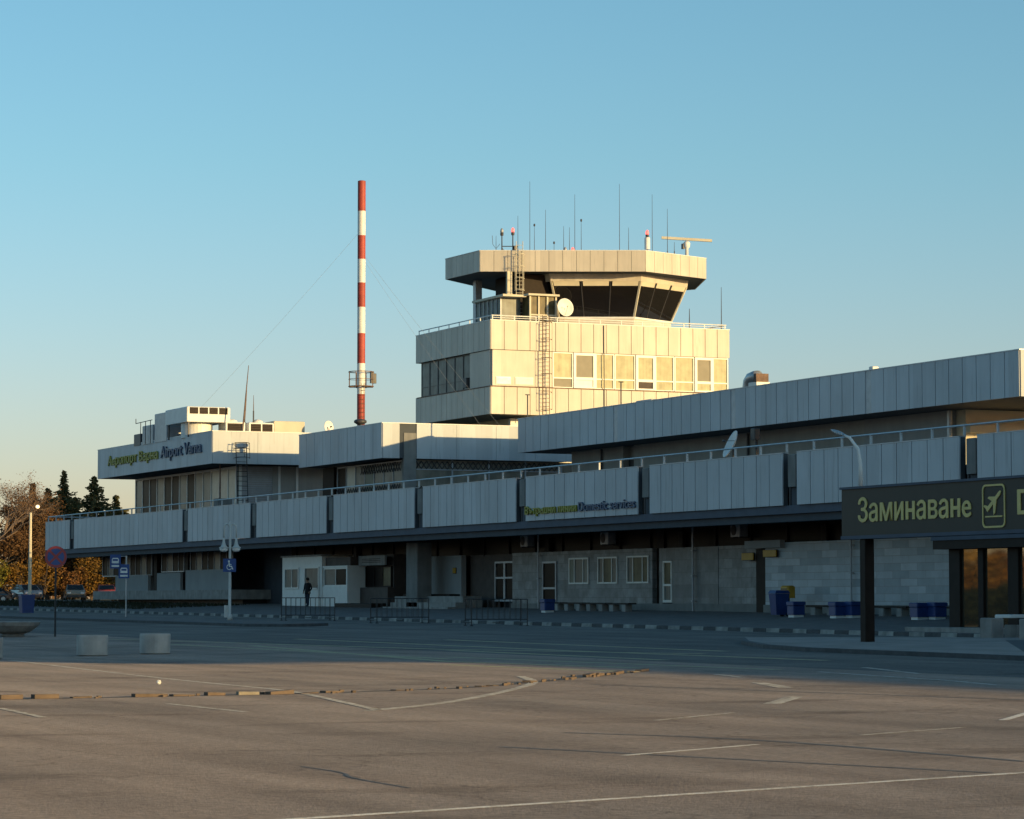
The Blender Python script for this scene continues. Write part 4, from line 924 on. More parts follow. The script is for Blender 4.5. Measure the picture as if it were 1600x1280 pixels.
mb = MB(); mb.box(-44.6, -40.3, 2.75, 2.88, 3.76, 4.34); mb.build('sign_board', PCONC, SH)
mb = MB()
for zz in (3.92, 4.02, 4.12): mb.box(-44.0, -41.0, 2.735, 2.752, zz, zz + .04)
mb.build('sign_lines', BROWNP, SH)
mb = MB(); mb.bbox(-44.6, -38.6, 1.2, 2.2, 1.02, 1.50, .04); mb.solo('counter_bench', BROWN, 'long low dark bench in front of the brown shopfront', 'bench')

# yellow notices on the ground floor
for x0, x1, y, z0, z1, lab in ((2.0, 3.1, 3.7, 3.5, 3.82, 'yellow notice board left of the dark door post'), (4.3, 5.5, 3.55, 3.62, 3.92, 'yellow notice board right of the dark door post'), (-32.2, -31.8, 3.7, 3.2, 3.5, 'tiny yellow sticker on the blank pale panel')):
    t = thing('yellow_notice', lab, 'sign', ((x0 + x1) / 2, y, z0), 0, 'yellow notices on the front'); mb = MB(); mb.box(x0, x1, y - .03, y + .02, z0, z1); mb.build('board', YELP, t)
    mb = MB(); mb.box(x0 - .02, x1 + .02, y + .021, y + .05, z0 - .02, z1 + .02); mb.build('frame', BROWN, t)
t = thing('yellow_box', 'yellow post box mounted on a post by the tall blue bin', 'box', (8.2, 2.6, 1.15))
mb = MB(); mb.bbox(7.85, 8.55, 2.4, 2.8, 1.75, 2.3, .06); mb.build('box', YELP, t); mb = MB(); mb.box(8.12, 8.28, 2.5, 2.65, 1.1, 1.75); mb.build('post', BROWN, t)
mb = MB(); mb.box(7.95, 8.45, 2.385, 2.402, 2.12, 2.17); mb.build('slot', BLACKM, t)

# ------------------------------------------------------------------ benches, bins, pens, planters
def pav(x, y): return g(x, y) + .12
bench = None
BL = ['leftmost low bench with white block legs under the marble wall', 'second low bench under the marble wall windows', 'third low bench under the marble wall windows', 'low bench at the right end of the marble wall row',
      'low bench between the small blue bin and the first pair of blue bins', 'low bench just right of the first pair of blue bins', 'low bench right of the brown sign post', 'low bench between the sign post and the second pair of blue bins', 'low bench behind the rightmost pair of blue bins']
for i, x in enumerate((-15.4, -12.8, -10.2, -7.6, 12.1, 14.9, 17.7, 20.5, 23.3)):
    if bench is None:
        bench = thing('bench', BL[0], 'bench', (x, 2.2, pav(x, 2.2)), 0, 'low benches along the terminal front')
        mb = MB(); mb.bbox(-1.27, 1.27, -.22, .22, .34, .41, .015); mb.build('seat', BROWN, bench, local=True)
        for sx in (-.72, .66): mb = MB(); mb.bbox(sx - .2, sx + .2, -.19, .19, -.04, .335, .02); mb.build('leg', PCONC, bench, local=True)
    else: dup(bench, (x, 2.2, pav(x, 2.2)), label=BL[i])
b0 = thing('square_bin', 'small square blue bin next to the tall blue bin', 'bin', (13.3, .1, pav(13.3, .1)), 0, 'square blue bins')
mb = MB(); mb.bbox(-.28, .28, -.28, .28, .10, .50, .03); mb.build('body', BLUEP, b0, local=True)
mb = MB(); mb.bbox(-.31, .31, -.31, .31, .50, .66, .03); mb.build('lid', BLUEP, b0, local=True)
mb = MB(); mb.bbox(-.24, .24, -.24, .24, -.02, .10, .01); mb.build('foot', WHITE, b0, local=True)
for x, lab in ((16.75, 'square blue bin left of the brown sign post'), (23.0, 'square blue bin near the vestibule, left of its pair'), (-11.6, 'blue bin by the doorway in the marble wall')):
    dup(b0, (x, .1, pav(x, .1)), label=lab)
for x, lab in ((17.25, 'square blue bin touching its neighbour left of the sign post'), (23.55, 'rightmost square blue bin near the vestibule')): dup(b0, (x, .55, pav(x, .55)), label=lab)
t = thing('wheelie_bin', 'tall blue wheelie bin standing by the dark door post', 'bin', (11.5, .3, pav(11.5, .3)))
mb = MB(); mb.loft([(-.24, -.26, .08), (.24, -.26, .08), (.24, .26, .08), (-.24, .26, .08)], [(-.30, -.34, .98), (.30, -.34, .98), (.30, .34, .98), (-.30, .34, .98)]); mb.build('body', BLUEP, t, local=True)
mb = MB(); mb.tube([(-.33, 0, 1.0), (.33, 0, 1.0)], .0, 4) if False else mb.loft([(-.33, -.37, .985), (.33, -.37, .985), (.33, .38, .985), (-.33, .38, .985)], [(-.28, -.28, 1.12), (.28, -.28, 1.12), (.28, .30, 1.12), (-.28, .30, 1.12)]); mb.build('lid', BLUEP, t, local=True)
for sx in (-1, 1): mb = MB(); mb.tube([(sx * .22, .3, .1), (sx * .3, .3, .1)], .1, 12); mb.build('wheel', BLACKM, t, local=True)
t = thing('litter_bin', 'blue litter bin standing on the far left traffic island', 'bin', (-60.3, -13.6, g(-60.3, -13.6) + .12))
mb = MB(); mb.loft([(-.36, -.36, .05), (.36, -.36, .05), (.36, .36, .05), (-.36, .36, .05)], [(-.42, -.42, 1.1), (.42, -.42, 1.1), (.42, .42, 1.1), (-.42, .42, 1.1)]); mb.build('body', BLUEP, t, local=True)
mb = MB(); mb.bbox(-.45, .45, -.45, .45, 1.1, 1.2, .04); mb.build('lid', BLUEP, t, local=True)

def pen():
    t = thing('trolley_pen', 'black bar trolley pen in front of the white booth', 'trolley pen', (0, 0, 0), 0, 'black trolley pens on the kerb')
    H = 1.15
    for sx in (-.55, .55):
        mb = MB()
        for yy in (-1.25, 1.25): mb.tube([(sx, yy, 0), (sx, yy, H)], .024, 6)
        mb.tube([(sx, -1.25, H), (sx, 1.25, H)], .022, 6); mb.tube([(sx, -1.25, .28), (sx, 1.25, .28)], .022, 6)
        f = mb.build('side_frame', BLACKM, t, local=True)
        mb = MB()
        for k in range(9): yy = -1.0 + k * .25; mb.tube([(sx, yy, .28), (sx, yy, H)], .010, 5)
        mb.build('bars', BLACKM, f, local=True)
    mb = MB()
    for yy in (-1.25, 1.25): mb.tube([(-.55, yy, .16), (.55, yy, .16)], .03, 6)
    mb.tube([(-.55, 0, .16), (.55, 0, .16)], .03, 6); mb.build('cross_bar', BLACKM, t, local=True)
    for sx in (-.55, .55):
        for yy in (-1.25, 1.25): mb = MB(); mb.lathe([(.08, 0), (.08, .03)], c=(sx, yy, -.005), n=8); mb.build('foot', BLACKM, t, local=True)
    return t
p0 = pen(); p0.location = (-17.8, -10.3, g(-17.8, -10.3) + .02); p0.rotation_euler = (0, 0, R(-8))
dup(p0, (-6.2, -10.0, g(-6.2, -10) + .02), R(-6), 'black bar trolley pen below the tall concrete column')
dup(p0, (4.3, -9.7, g(4.3, -9.7) + .02), R(-9), 'rightmost black bar trolley pen by the glazed doorway')

def planter(label, x, y):
    t = thing('concrete_planter', label, 'planter', (x, y, g(x, y)), random.uniform(0, 3), 'round concrete planters on the car park edge')
    mb = MB(); mb.lathe([(.40, 0), (.45, .03), (.455, .56), (.44, .60), (.37, .60), (.36, .48)], n=36); mb.build('drum', PLCONC, t, local=True)
    mb = MB(); mb.lathe([(.355, .50), (.2, .53), (.05, .55)], n=16); mb.build('soil', SOIL, t, local=True)
    return t
planter('round concrete planter left of the middle at the shadow edge', 38.4, -37.5)
planter('round concrete planter right of its twin below the bus stop sign', 37.7, -35.4)
planter('round concrete planter cut off by the left edge of the picture', 40.0, -41.0)
t = thing('planter_bowl', 'wide shallow concrete bowl planter on the far left', 'planter', (3.2, -30.8, g(3.2, -30.8)))
mb = MB(); mb.lathe([(.45, 0), (.5, .06), (.42, .10), (.75, .22), (1.05, .45), (1.14, .60), (1.08, .63), (.98, .52)], n=36); mb.build('bowl', PCONC, t, local=True, smooth=False)
mb = MB(); mb.lathe([(.98, .5), (.5, .56), (.05, .58)], n=20); mb.build('soil', SOIL, t, local=True)
# concrete blocks with plank seats on the paved platform
cb0 = thing('block_seat', 'concrete block seat with a white plank left on the paved platform', 'bench', (43.5, -10.1, g(43.5, -10.1) + .12), R(10), 'concrete block seats')
mb = MB(); mb.bbox(-.27, .27, -.27, .27, 0, .62, .03); mb.build('block', PCONC, cb0, local=True)
mb = MB(); mb.bbox(-.30, .32, .8, 1.1, 0, .40, .02); mb.build('support', PCONC, cb0, local=True)
mb = MB(); mb.bbox(-.35, .35, .45, 1.6, .62, .72, .02); mb.build('plank', WHITE, cb0, local=True)
dup(cb0, (46.1, -10.4, g(46.1, -10.4) + .12), R(4), 'concrete block seat at the right edge of the picture')
# litter in the car park
mb = MB(); rr = random.Random(3); c0 = Vector((66.8, -44.3, .06))
vs = []; 
for i in range(6):
    for k in range(8): an = k / 8 * 6.283; ph = (i + .5) / 6 * 3.1416; rad = .045 * rr.uniform(.7, 1.2); vs.append(c0 + Vector((math.cos(an) * math.sin(ph), math.sin(an) * math.sin(ph), math.cos(ph))) * rad)
mb.add(vs, [(i * 8 + k, i * 8 + (k + 1) % 8, (i + 1) * 8 + (k + 1) % 8, (i + 1) * 8 + k) for i in range(5) for k in range(8)]); mb.solo('paper_ball', WHITE, 'tiny crumpled white paper lying on the asphalt', 'litter')

# ------------------------------------------------------------------ departures sign gantry and glazed vestibule
SY = -16.0
t = thing('departures_sign', 'large dark brown departures sign board with yellow lettering on a square post', 'sign', (46, SY, .4))
SX0, SX1, SZ0, SZ1 = 44.4, 60.5, 3.56, 4.96
mb = MB(); mb.box(SX0, SX1, SY, SY + .55, SZ0, SZ1); mb.build('board', SIGNB, t)
mb = MB(); mb.box(SX0 - .05, SX1, SY - .05, SY + .6, SZ1, SZ1 + .07); mb.build('top_cap', EDGE, t)
mb = MB(); mb.box(SX0 - .02, SX1, SY - .03, SY + .57, SZ0 - .10, SZ0); mb.build('bottom_rail', EDGE, t)
for px in (45.55, 58.5): mb = MB(); mb.bbox(px - .16, px + .16, SY + .02, SY + .34, .2, SZ0 - .10, .02); mb.build('post', BROWN, t)
text_front('bulgarian_lettering', 'Заминаване', 45.38, 51.5, 3.97, SY - .016, .70, SIGNY, t, .016, .012)
text_front('english_lettering', 'Departures', 53.78, 59.6, 3.97, SY - .016, .70, SIGNY, t, .016, .012)
mb = MB()                                                    # pictogram: rounded frame, aircraft taking off, runway line
def rrect(cx, cz, w_, h_, r, n=6):
    P = []
    for qx, qz, a0 in ((w_ - r, h_ - r, 0), (-(w_ - r), h_ - r, 90), (-(w_ - r), -(h_ - r), 180), (w_ - r, -(h_ - r), 270)):
        P += [(cx + qx + r * math.cos(R(a0 + 90 * k / n)), cz + qz + r * math.sin(R(a0 + 90 * k / n))) for k in range(n + 1)]
    return P
o_, i_ = rrect(52.62, 4.23, .56, .60, .16), rrect(52.62, 4.23, .51, .55, .13); n = len(o_); ya, yb = SY - .025, SY - .002
mb.add([(x, ya, z) for x, z in o_] + [(x, ya, z) for x, z in i_] + [(x, yb, z) for x, z in o_] + [(x, yb, z) for x, z in i_],
       [q for k in range(n) for q in ((k, (k + 1) % n, n + (k + 1) % n, n + k), (k, 2 * n + k, 2 * n + (k + 1) % n, (k + 1) % n), (n + k, n + (k + 1) % n, 3 * n + (k + 1) % n, 3 * n + k))])
def flat(poly): 
    n = len(poly); mb.add([(x, ya, z) for x, z in poly] + [(x, yb, z) for x, z in poly], [tuple(range(n))] + [(i, (i + 1) % n, n + (i + 1) % n, n + i) for i in range(n)])
flat([(52.2, 3.92), (53.04, 3.92), (53.04, 3.96), (52.2, 3.96)])
ca, sa = math.cos(R(36)), math.sin(R(36)); pl = lambda pts: [(52.62 + x * ca - z * sa, 4.36 + x * sa + z * ca) for x, z in pts]
flat(pl([(-.42, -.055), (.34, -.055), (.46, -.01), (.44, .04), (.34, .055), (-.42, .055)]))
flat(pl([(-.42, .055), (-.30, .055), (-.42, .19), (-.48, .19)])); 
flat(pl([(-.06, .055), (.14, .055), (-.10, .24), (-.18, .24)])); flat(pl([(.14, -.055), (-.06, -.055), (-.22, -.30), (-.13, -.30)]))
mb.build('pictogram', SIGNY, t)
v = thing('glazed_vestibule', 'dark framed vestibule with mirror glass reflecting golden trees', 'vestibule', (42, -4, .6))
VY = -6.0
mb = MB(); mb.box(34.2, 60, VY - .35, VY + 6.0, 3.40, 3.92); mb.build('roof_beam', BROWN, v)
mb = MB(); mb.box(34.15, 60, VY - .40, VY - .35, 3.70, 3.95); mb.build('fascia_trim', EDGE, v)
for a, b in ((34.6, 35.3), (36.4, 36.75), (38.2, 38.85), (40.2, 40.6), (42.2, 42.8), (44.6, 45.2)):
    mb = MB(); mb.bbox(a, b, VY + .03, VY + .3, .5, 3.4, .02); mb.build('post', BROWN, v)
for i, (a, b) in enumerate(((35.3, 36.4), (36.75, 38.2), (38.85, 40.2), (40.6, 42.2), (42.8, 44.6))):
    mb = MB(); mb.add([(a, VY + .12, .6), (b, VY + .12, .6), (b, VY + .12 + rr.uniform(-.006, .006), 3.4), (a, VY + .12 + rr.uniform(-.006, .006), 3.4)], [(0, 1, 2, 3)]); mb.box(a, b, VY + .14, VY + .17, .6, 3.4); mb.build('glass', MIRR, v)
mb = MB(); mb.box(34.4, 60, VY + .3, VY + 5.6, .3, 3.39); mb.build('interior', BLACKM, v)
mb = MB(); mb.box(33.7, 40, VY - 1.2, VY - .11, .2, .72); mb.box(33.7, 60, VY - .105, VY + 6, .2, .6); mb.build('base_slab', PCONC, v)

# street lamps
def cobra(label, x, y, z0, zt, arm, m):
    t = thing('street_lamp', label, 'street lamp', (x, y, z0)); h = zt - z0; ax, ay = arm
    mb = MB(); mb.tube([(0, 0, 0), (0, 0, h - .9), (ax * .12, ay * .12, h - .45), (ax * .55, ay * .55, h - .1), (ax * .9, ay * .9, h)], [.075, .055, .05, .045, .04], 10); mb.build('pole', m, t, local=True, smooth=True)
    d = Vector((ax, ay, .28)).normalized(); s_ = Vector((-ay, ax, 0)).normalized(); u = d.cross(s_)
    c = Vector((ax, ay, h + .03)) + d * .10; mb = MB(); n = 12; rings = []
    for k in range(7):
        f = k / 6; rw = [.05, .10, .135, .145, .135, .10, .03][k]; rh = rw * .55; q = c + d * (f - .5) * .56
        rings.append([tuple(q + s_ * rw * math.cos(6.283 * j / n) + u * (rh if math.sin(6.283 * j / n) < 0 else rh * .7) * math.sin(6.283 * j / n)) for j in range(n)])
    for a, b in zip(rings, rings[1:]): mb.loft(a, b)
    mb.build('lamp_head', GALV, t, local=True, smooth=True)
    return t
cobra('pale street lamp with a curved arm rising above the departures sign', 45.05, -15.72, 5.03, 6.62, (-.62, -.30), WHITE)
t = thing('street_lamp', 'distant tall lamp post lit orange by the sun among the trees', 'street lamp', (-124.4, 3.45, g(-124.4, 3.45)))
mb = MB(); mb.tube([(0, 0, 0), (0, 0, 4), (0, 0, 7.6)], [.16, .14, .11], 8); mb.build('pole', CREAM, t, local=True); mb = MB(); mb.tube([(0, 0, 7.6), (.1, .2, 8.0), (.2, .5, 8.2)], .03, 6); mb.build('arm', DARKM, t, local=True)
mb = MB(); mb.lathe([(.04, -.16), (.15, -.1), (.17, .02), (.1, .12), (.02, .14)], c=(.22, .55, 8.12), n=12); mb.build('lamp_head', GLINTL, t, local=True, smooth=True)
# white double lamp with bell shades and the blue sign
zx = g(-18.5, -14.2) + .12
t = thing('double_lamp', 'white swan-neck double lamp post with two bell shades and a blue sign', 'street lamp', (-18.5, -14.2, zx))
axd = Vector((.408 * 1.0, .913, 0)); 
mb = MB(); mb.lathe([(.14, 0), (.12, .25), (.075, .35), (.065, 3.0), (.06, 4.9), (.02, 4.95)], n=14); mb.build('pole', LAMPW, t, local=True, smooth=True)
mb = MB(); mb.box(-.22, -.02, -.22, -.05, .15, .75); mb.build('switch_box', LAMPW, t, local=True)
for sgn, r0 in ((-1, .30), (1, .29)):
    c = axd * sgn; n = 10; pts = [(0, 0, 4.2), (0, 0, 4.55)] + [tuple(axd * sgn * (r0 - r0 * math.cos(R(a))) * .5 * 1.05 + Vector((0, 0, 4.55 + .26 * math.sin(R(a))))) for a in range(20, 181, 20)] + [tuple(axd * sgn * r0 * 1.05 + Vector((0, 0, 4.1)))]
    mb = MB(); mb.tube([p if i > 1 else p for i, p in enumerate(pts)], .042, 8); mb.build('arm', LAMPW, t, local=True, smooth=True)
    cc = axd * sgn * r0 * 1.05
    mb = MB(); mb.lathe([(.05, 4.12), (.06, 3.98), (.09, 3.82), (.14, 3.70), (.24, 3.63), (.24, 3.61)], c=(cc.x, cc.y, 0), n=20); sh = mb.build('bell_shade', LAMPW, t, local=True, smooth=True)
    mb = MB(); mb.lathe([(.21, 3.608), (.20, 3.5), (.14, 3.43), (.03, 3.41)], c=(cc.x, cc.y, 0), n=20); mb.build('globe', LAMPG, sh, local=True, smooth=True)

def frame_board(parent, name, c, fx, w_, h_, m, z):
    """thin board whose face looks along fx (xy unit vector)"""
    s_ = Vector((-fx[1], fx[0], 0)); f = Vector((*fx, 0)); mb = MB(); mb.obox(Vector((c[0], c[1], z)), s_ * w_ / 2, f * .012, Vector((0, 0, h_ / 2))); return mb.build(name, m, parent, local=True)
FC = Vector((.84, -.54, 0))     # boards look roughly towards the car park
def poly_on(parent, name, c, pts, m, d=.016):
    s_ = Vector((-FC.y, FC.x, 0)); o_ = Vector(c) + FC * d; n = len(pts)
    mb = MB(); P = [o_ + s_ * a + Vector((0, 0, b)) for a, b in pts]; Q = [p - FC * .003 for p in P]
    mb.add(P + Q, [tuple(range(n))] + [(i, (i + 1) % n, n + (i + 1) % n, n + i) for i in range(n)]); return mb.build(name, m, parent, local=True)
def circ(cx, cz, r, n=20, a0=0, a1=360): return [(cx + r * math.cos(R(a0 + (a1 - a0) * k / n)), cz + r * math.sin(R(a0 + (a1 - a0) * k / n))) for k in range(n + (a1 - a0 < 360))]
def arcband(cx, cz, r0, r1, a0, a1, n=14): return circ(cx, cz, r1, n, a0, a1) + circ(cx, cz, r0, n, a0, a1)[::-1]
bd = frame_board(t, 'blue_sign', FC * .08, (FC.x, FC.y), .66, .66, BLUES, 2.75)
c = tuple(FC * .08 + Vector((0, 0, 2.75)))
mb = MB(); s_ = Vector((-FC.y, FC.x, 0)); o_ = Vector(c) + FC * .015
for P in (circ(-.03, .20, .05, 12), [(-.06, .14), (0, .14), (.02, -.03), (-.04, -.03)], [(-.02, -.03), (.12, -.03), (.19, -.20), (.14, -.21), (.09, -.08), (-.04, -.08)], [(-.02, .06), (.10, .06), (.10, .02), (-.02, .02)]):
    n = len(P); A = [o_ + s_ * a + Vector((0, 0, b)) for a, b in P]; mb.add(A + [p - FC * .003 for p in A], [tuple(range(n))] + [(i, (i + 1) % n, n + (i + 1) % n, n + i) for i in range(n)])
P = arcband(-.01, -.09, .11, .145, 100, 330); A = [o_ + s_ * a + Vector((0, 0, b)) for a, b in P]
m_ = len(P) // 2; mb.add(A, [(i, i + 1, 2 * m_ - 2 - i, 2 * m_ - 1 - i) for i in range(m_ - 1)])
mb.build('wheelchair_symbol', WHITE, bd, local=False) if False else mb.build('wheelchair_symbol', WHITE, bd, local=True)

# bus stop sign poles
def busstop(label, x, y, boards):
    z = g(x, y) + .12; t = thing('bus_stop_sign', label, 'sign', (x, y, z)); s_ = Vector((-FC.y, FC.x, 0))
    top = max(b[1] for b in boards) + .32
    mb = MB(); mb.tube([(0, 0, 0), (0, 0, top)], .045, 8); mb.tube([Vector((0, 0, top - .03)), s_ * (min(b[0] for b in boards) - .1) + Vector((0, 0, top - .03))], .025, 6); mb.build('pole', GALV, t, local=True)
    for bx, bz in boards:
        c = s_ * bx + FC * .06; b = frame_board(t, 'blue_board', c, (FC.x, FC.y), .62, .78, BLUES, bz); o_ = tuple(c + Vector((0, 0, bz)))
        poly_on(b, 'bus_symbol', o_, [(-.2, -.1), (.2, -.1), (.2, .12), (.15, .2), (-.15, .2), (-.2, .12)], WHITE); poly_on(b, 'window_symbol', o_, [(-.15, .03), (.15, .03), (.15, .14), (-.15, .14)], BLUES, .02)
        poly_on(b, 'lower_strip', o_, [(-.22, -.3), (.22, -.3), (.22, -.2), (-.22, -.2)], WHITE)
    return t
busstop('pole with two stepped blue bus boards in front of the left end', -37.5, -13.9, [(-.62, 3.05), (-.05, 2.5)] if False else [(-.62, 3.1), (-.12, 2.55)])
busstop('pole with two blue bus boards at the far left edge', -66.7, -13.9, [(-.75, 2.75), (-.25, 2.25)])
# round no stopping sign
t = thing('no_stopping_sign', 'round blue and red no stopping sign on a thin dark pole', 'sign', (5.3, -29.6, g(5.3, -29.6)))
FCn = Vector((.97, -.25, 0)); 
mb = MB(); mb.tube([(0, 0, 0), (0, 0, 3.5)], .04, 8); mb.build('pole', BLACKM, t, local=True)
def disc(name, r0, r1, m, d, par=t, zc=3.22):
    s_ = Vector((-FCn.y, FCn.x, 0)); n = 40; mb = MB(); o_ = Vector((0, 0, zc)) + FCn * d
    A = [o_ + s_ * r1 * math.cos(6.2832 * k / n) + Vector((0, 0, r1 * math.sin(6.2832 * k / n))) for k in range(n)]; B = [o_ + s_ * r0 * math.cos(6.2832 * k / n) + Vector((0, 0, r0 * math.sin(6.2832 * k / n))) for k in range(n)]
    if r0 > 0: mb.add(A + B, [(k, (k + 1) % n, n + (k + 1) % n, n + k) for k in range(n)])
    else: mb.add(A + [p - FCn * .012 for p in A], [tuple(range(n)), tuple(range(2 * n - 1, n - 1, -1))] + [(k, (k + 1) % n, n + (k + 1) % n, n + k) for k in range(n)])
    return mb.build(name, m, par, local=True)
bd = disc('sign_face', 0, .44, BLUES, .06); disc('red_ring', .335, .43, REDS, .064, bd)
mb = MB(); s_ = Vector((-FCn.y, FCn.x, 0)); o_ = Vector((0, 0, 3.22)) + FCn * .066
for a in (45, 135):
    d = s_ * math.cos(R(a)) + Vector((0, 0, math.sin(R(a)))); e = FCn.cross(d); mb.add([o_ + d * .345 + e * .045 + FCn * (a > 90) * .002, o_ - d * .345 + e * .045 + FCn * (a > 90) * .002, o_ - d * .345 - e * .045 + FCn * (a > 90) * .002, o_ + d * .345 - e * .045 + FCn * (a > 90) * .002], [(0, 1, 2, 3)])
mb.build('red_cross', REDS, bd, local=True)

# ------------------------------------------------------------------ person walking past the booth
SKIN = mat('skin', (.38, .22, .15), .6, .05, 5); COAT = mat('black_coat', (.012, .012, .014), .9, .2, 6); JEANS = mat('dark_jeans', (.02, .028, .05), .9, .2, 6); HAIR = mat('dark_hair', (.015, .011, .009), .8, .2, 20); SHOE = mat('black_shoes', (.01, .01, .01), .5, .1, 6)
def skin_mesh(name, verts, edges, radii, root):
    me = bpy.data.meshes.new(name); me.from_pydata(verts, edges, []); o = bpy.data.objects.new(name, me); COL.objects.link(o)
    md = o.modifiers.new('Skin', 'SKIN'); md.use_smooth_shade = True; md.branch_smoothing = .4
    o.modifiers.new('Subd', 'SUBSURF').levels = 1
    sv = me.skin_vertices[0].data
    for i, r in enumerate(radii): sv[i].radius = (r, r) if not isinstance(r, tuple) else r
    sv[root].use_root = True
    dg = bpy.context.evaluated_depsgraph_get(); out = bpy.data.meshes.new_from_object(o.evaluated_get(dg)); bpy.data.objects.remove(o); bpy.data.meshes.remove(me); return out
def make_person(loc, rz):
    t = thing('person', 'person in a dark coat and jeans standing by the white booth door', 'person', loc, rz)
    V = []; E_ = []; RR = []
    def add(p, r, par=None):
        V.append(p); RR.append(r)
        if par is not None: E_.append((par, len(V) - 1))
        return len(V) - 1
    pel = add((0, 0, .95), .15); bel = add((0, .01, 1.10), .145, pel); ch = add((0, .02, 1.30), .165, bel); up = add((0, .01, 1.42), .12, ch); nk = add((0, -.01, 1.50), .058, up); hd0 = add((0, -.03, 1.57), .07, nk); hd1 = add((0, -.035, 1.66), .092, hd0); hd2 = add((0, -.02, 1.73), .075, hd1)
    nose = add((0, -.145, 1.635), .016, hd1)
    for s in (-1, 1):
        sh = add((s * .17, .02, 1.41), .075, up); el = add((s * .26, .06, 1.15), .056, sh); wr = add((s * .22, -.10, .95), .040, el); pa = add((s * .205, -.15, .90), .036, wr)
        for k, (dx, L) in enumerate(((-.026, .062), (-.009, .072), (.009, .068), (.026, .055))):
            f1 = add((s * .205 + dx, -.175, .865), .010, pa); f2 = add((s * .205 + dx, -.175 - L * .15, .865 - L * .6), .009, f1); add((s * .205 + dx, -.16, .865 - L), .008, f2)
        t1 = add((s * .165, -.175, .895), .011, pa); add((s * .15, -.19, .865), .009, t1)
        hp = add((s * .09, 0, .90), .115, pel); kn = add((s * .10, -.03 - s * .06, .50), .072, hp); an = add((s * .105, .03 - s * .12, .09), .050, kn); add((s * .11, -.12 - s * .12, .04), .038, an)
        add((s * .092, -.03, 1.645), .018, hd1)
    me = skin_mesh('body', V, E_, RR, pel); me.materials.clear()
    for m in (SKIN, COAT, JEANS, SHOE): me.materials.append(m)
    for p in me.polygons:
        c = p.center; p.material_index = 0 if c.z > 1.47 or (abs(c.x) > .13 and c.z < .95 and c.y < -.09 and c.z > .76) else (1 if c.z > .80 else (2 if c.z > .09 else 3)); p.use_smooth = True
    o = bpy.data.objects.new('body', me); COL.objects.link(o); o.parent = t
    mb = MB(); mb.lathe([(.02, .145), (.07, .125), (.102, .06), (.108, .0), (.10, -.05), (.07, -.06)], c=(0, -.012, 1.665), n=16); mb.build('hair', HAIR, t, local=True, smooth=True)
    mb = MB(); mb.lathe([(.175, .78), (.18, .9), (.16, 1.05), (.17, 1.28), (.13, 1.44), (.07, 1.48)], n=16); mb.v = [(x * 1.05, y * .82 + .01, z) for x, y, z in mb.v]; mb.build('coat', COAT, t, local=True, smooth=True)
    for s in (-1, 1): mb = MB(); mb.lathe([(.002, -.01), (.012, -.006), (.014, 0), (.012, .006), (.002, .01)], c=(s * .035, -.122, 1.67), n=8); mb.build('eye', HAIR, t, local=True)
    mb = MB(); mb.box(-.028, .028, -.123, -.112, 1.588, 1.598); mb.build('mouth', SKIN, t, local=True)
    return t
make_person((-49.3, 1.2, pav(-49.3, 1.2) - .0), R(40))

# ------------------------------------------------------------------ cars parked in front of the trees
def car(label, x, y, rz, paint):
    t = thing('parked_car', label, 'car', (x, y, g(x, y)), rz, 'cars parked by the trees')
    prof = [(-2.05, .30), (-2.1, .62), (-2.0, .86), (-1.45, .93), (-.85, 1.36), (-.2, 1.45), (.75, 1.42), (1.5, .98), (1.98, .92), (2.08, .62), (2.05, .30)]
    def lay(yy, sc): return [(x_, yy, z_ if z_ < .95 else .95 + (z_ - .95) * sc) for x_, z_ in prof]
    mb = MB(); rows = [[(x_ * .97, s_ * (.80 - (.20 if z_ > 1.1 else 0)), z_) for x_, z_ in prof] for s_ in (-1, 1)]
    mid = [[(x_, s_ * (.84 - (.17 if z_ > 1.1 else 0)) * .985, z_) for x_, z_ in prof] for s_ in (-1, 1)]
    mb.loft(rows[0], mid[0]); mb.loft(mid[0], mid[1]); mb.loft(mid[1], rows[1]); mb.build('body', paint, t, local=True)
    mb = MB()
    for s_ in (-1, 1): mb.add([(-1.2, s_ * .815, .97), (-.80, s_ * .68, 1.32), (.68, s_ * .68, 1.36), (1.25, s_ * .815, 1.0)], [(0, 1, 2, 3)])
    mb.add([(-1.42, -.70, .97), (-1.42, .70, .97), (-.90, .60, 1.34), (-.90, -.60, 1.34)], [(0, 1, 2, 3)]); mb.add([(1.50, -.70, 1.01), (1.50, .70, 1.01), (.83, .60, 1.40), (.83, -.60, 1.40)], [(0, 1, 2, 3)])
    mb.v = [(x_ * 1.012, y_ * 1.03, z_ + .008) for x_, y_, z_ in mb.v]; mb.build('window', DGLASS, t, local=True)
    for sx in (-1.3, 1.3):
        for sy in (-1, 1):
            mb = MB(); mb.tube([(sx, sy * .66, .30), (sx, sy * .86, .30)], .31, 18); wh = mb.build('wheel', BLACKM, t, local=True); mb = MB(); mb.tube([(sx, sy * .85, .30), (sx, sy * .875, .30)], .19, 14); mb.build('rim', GALV, wh, local=True)
    for sx, m in ((2.06, LAMPG), (-2.08, REDS)):
        for sy in (-.58, .58): mb = MB(); mb.bbox(sx - .03, sx + .03, sy - .16, sy + .16, .62, .78, .02); mb.build('headlight' if sx > 0 else 'tail_light', m, t, local=True)
    mb = MB()
    for sx in (2.06, -2.07): mb.bbox(sx - .06, sx + .06, -.78, .78, .34, .52, .03)
    mb.build('bumper', DARKM, t, local=True)
    return t
P1 = mat('dark_car_paint', (.02, .025, .035), .25, .05, 2, coat=.6); P2 = mat('beige_car_paint', (.26, .21, .15), .3, .05, 2, coat=.6, metal=.2); P3 = mat('red_car_paint', (.32, .05, .04), .3, .05, 2, coat=.6); P4 = mat('silver_car_paint', (.20, .20, .21), .3, .05, 2, coat=.6, metal=.4)
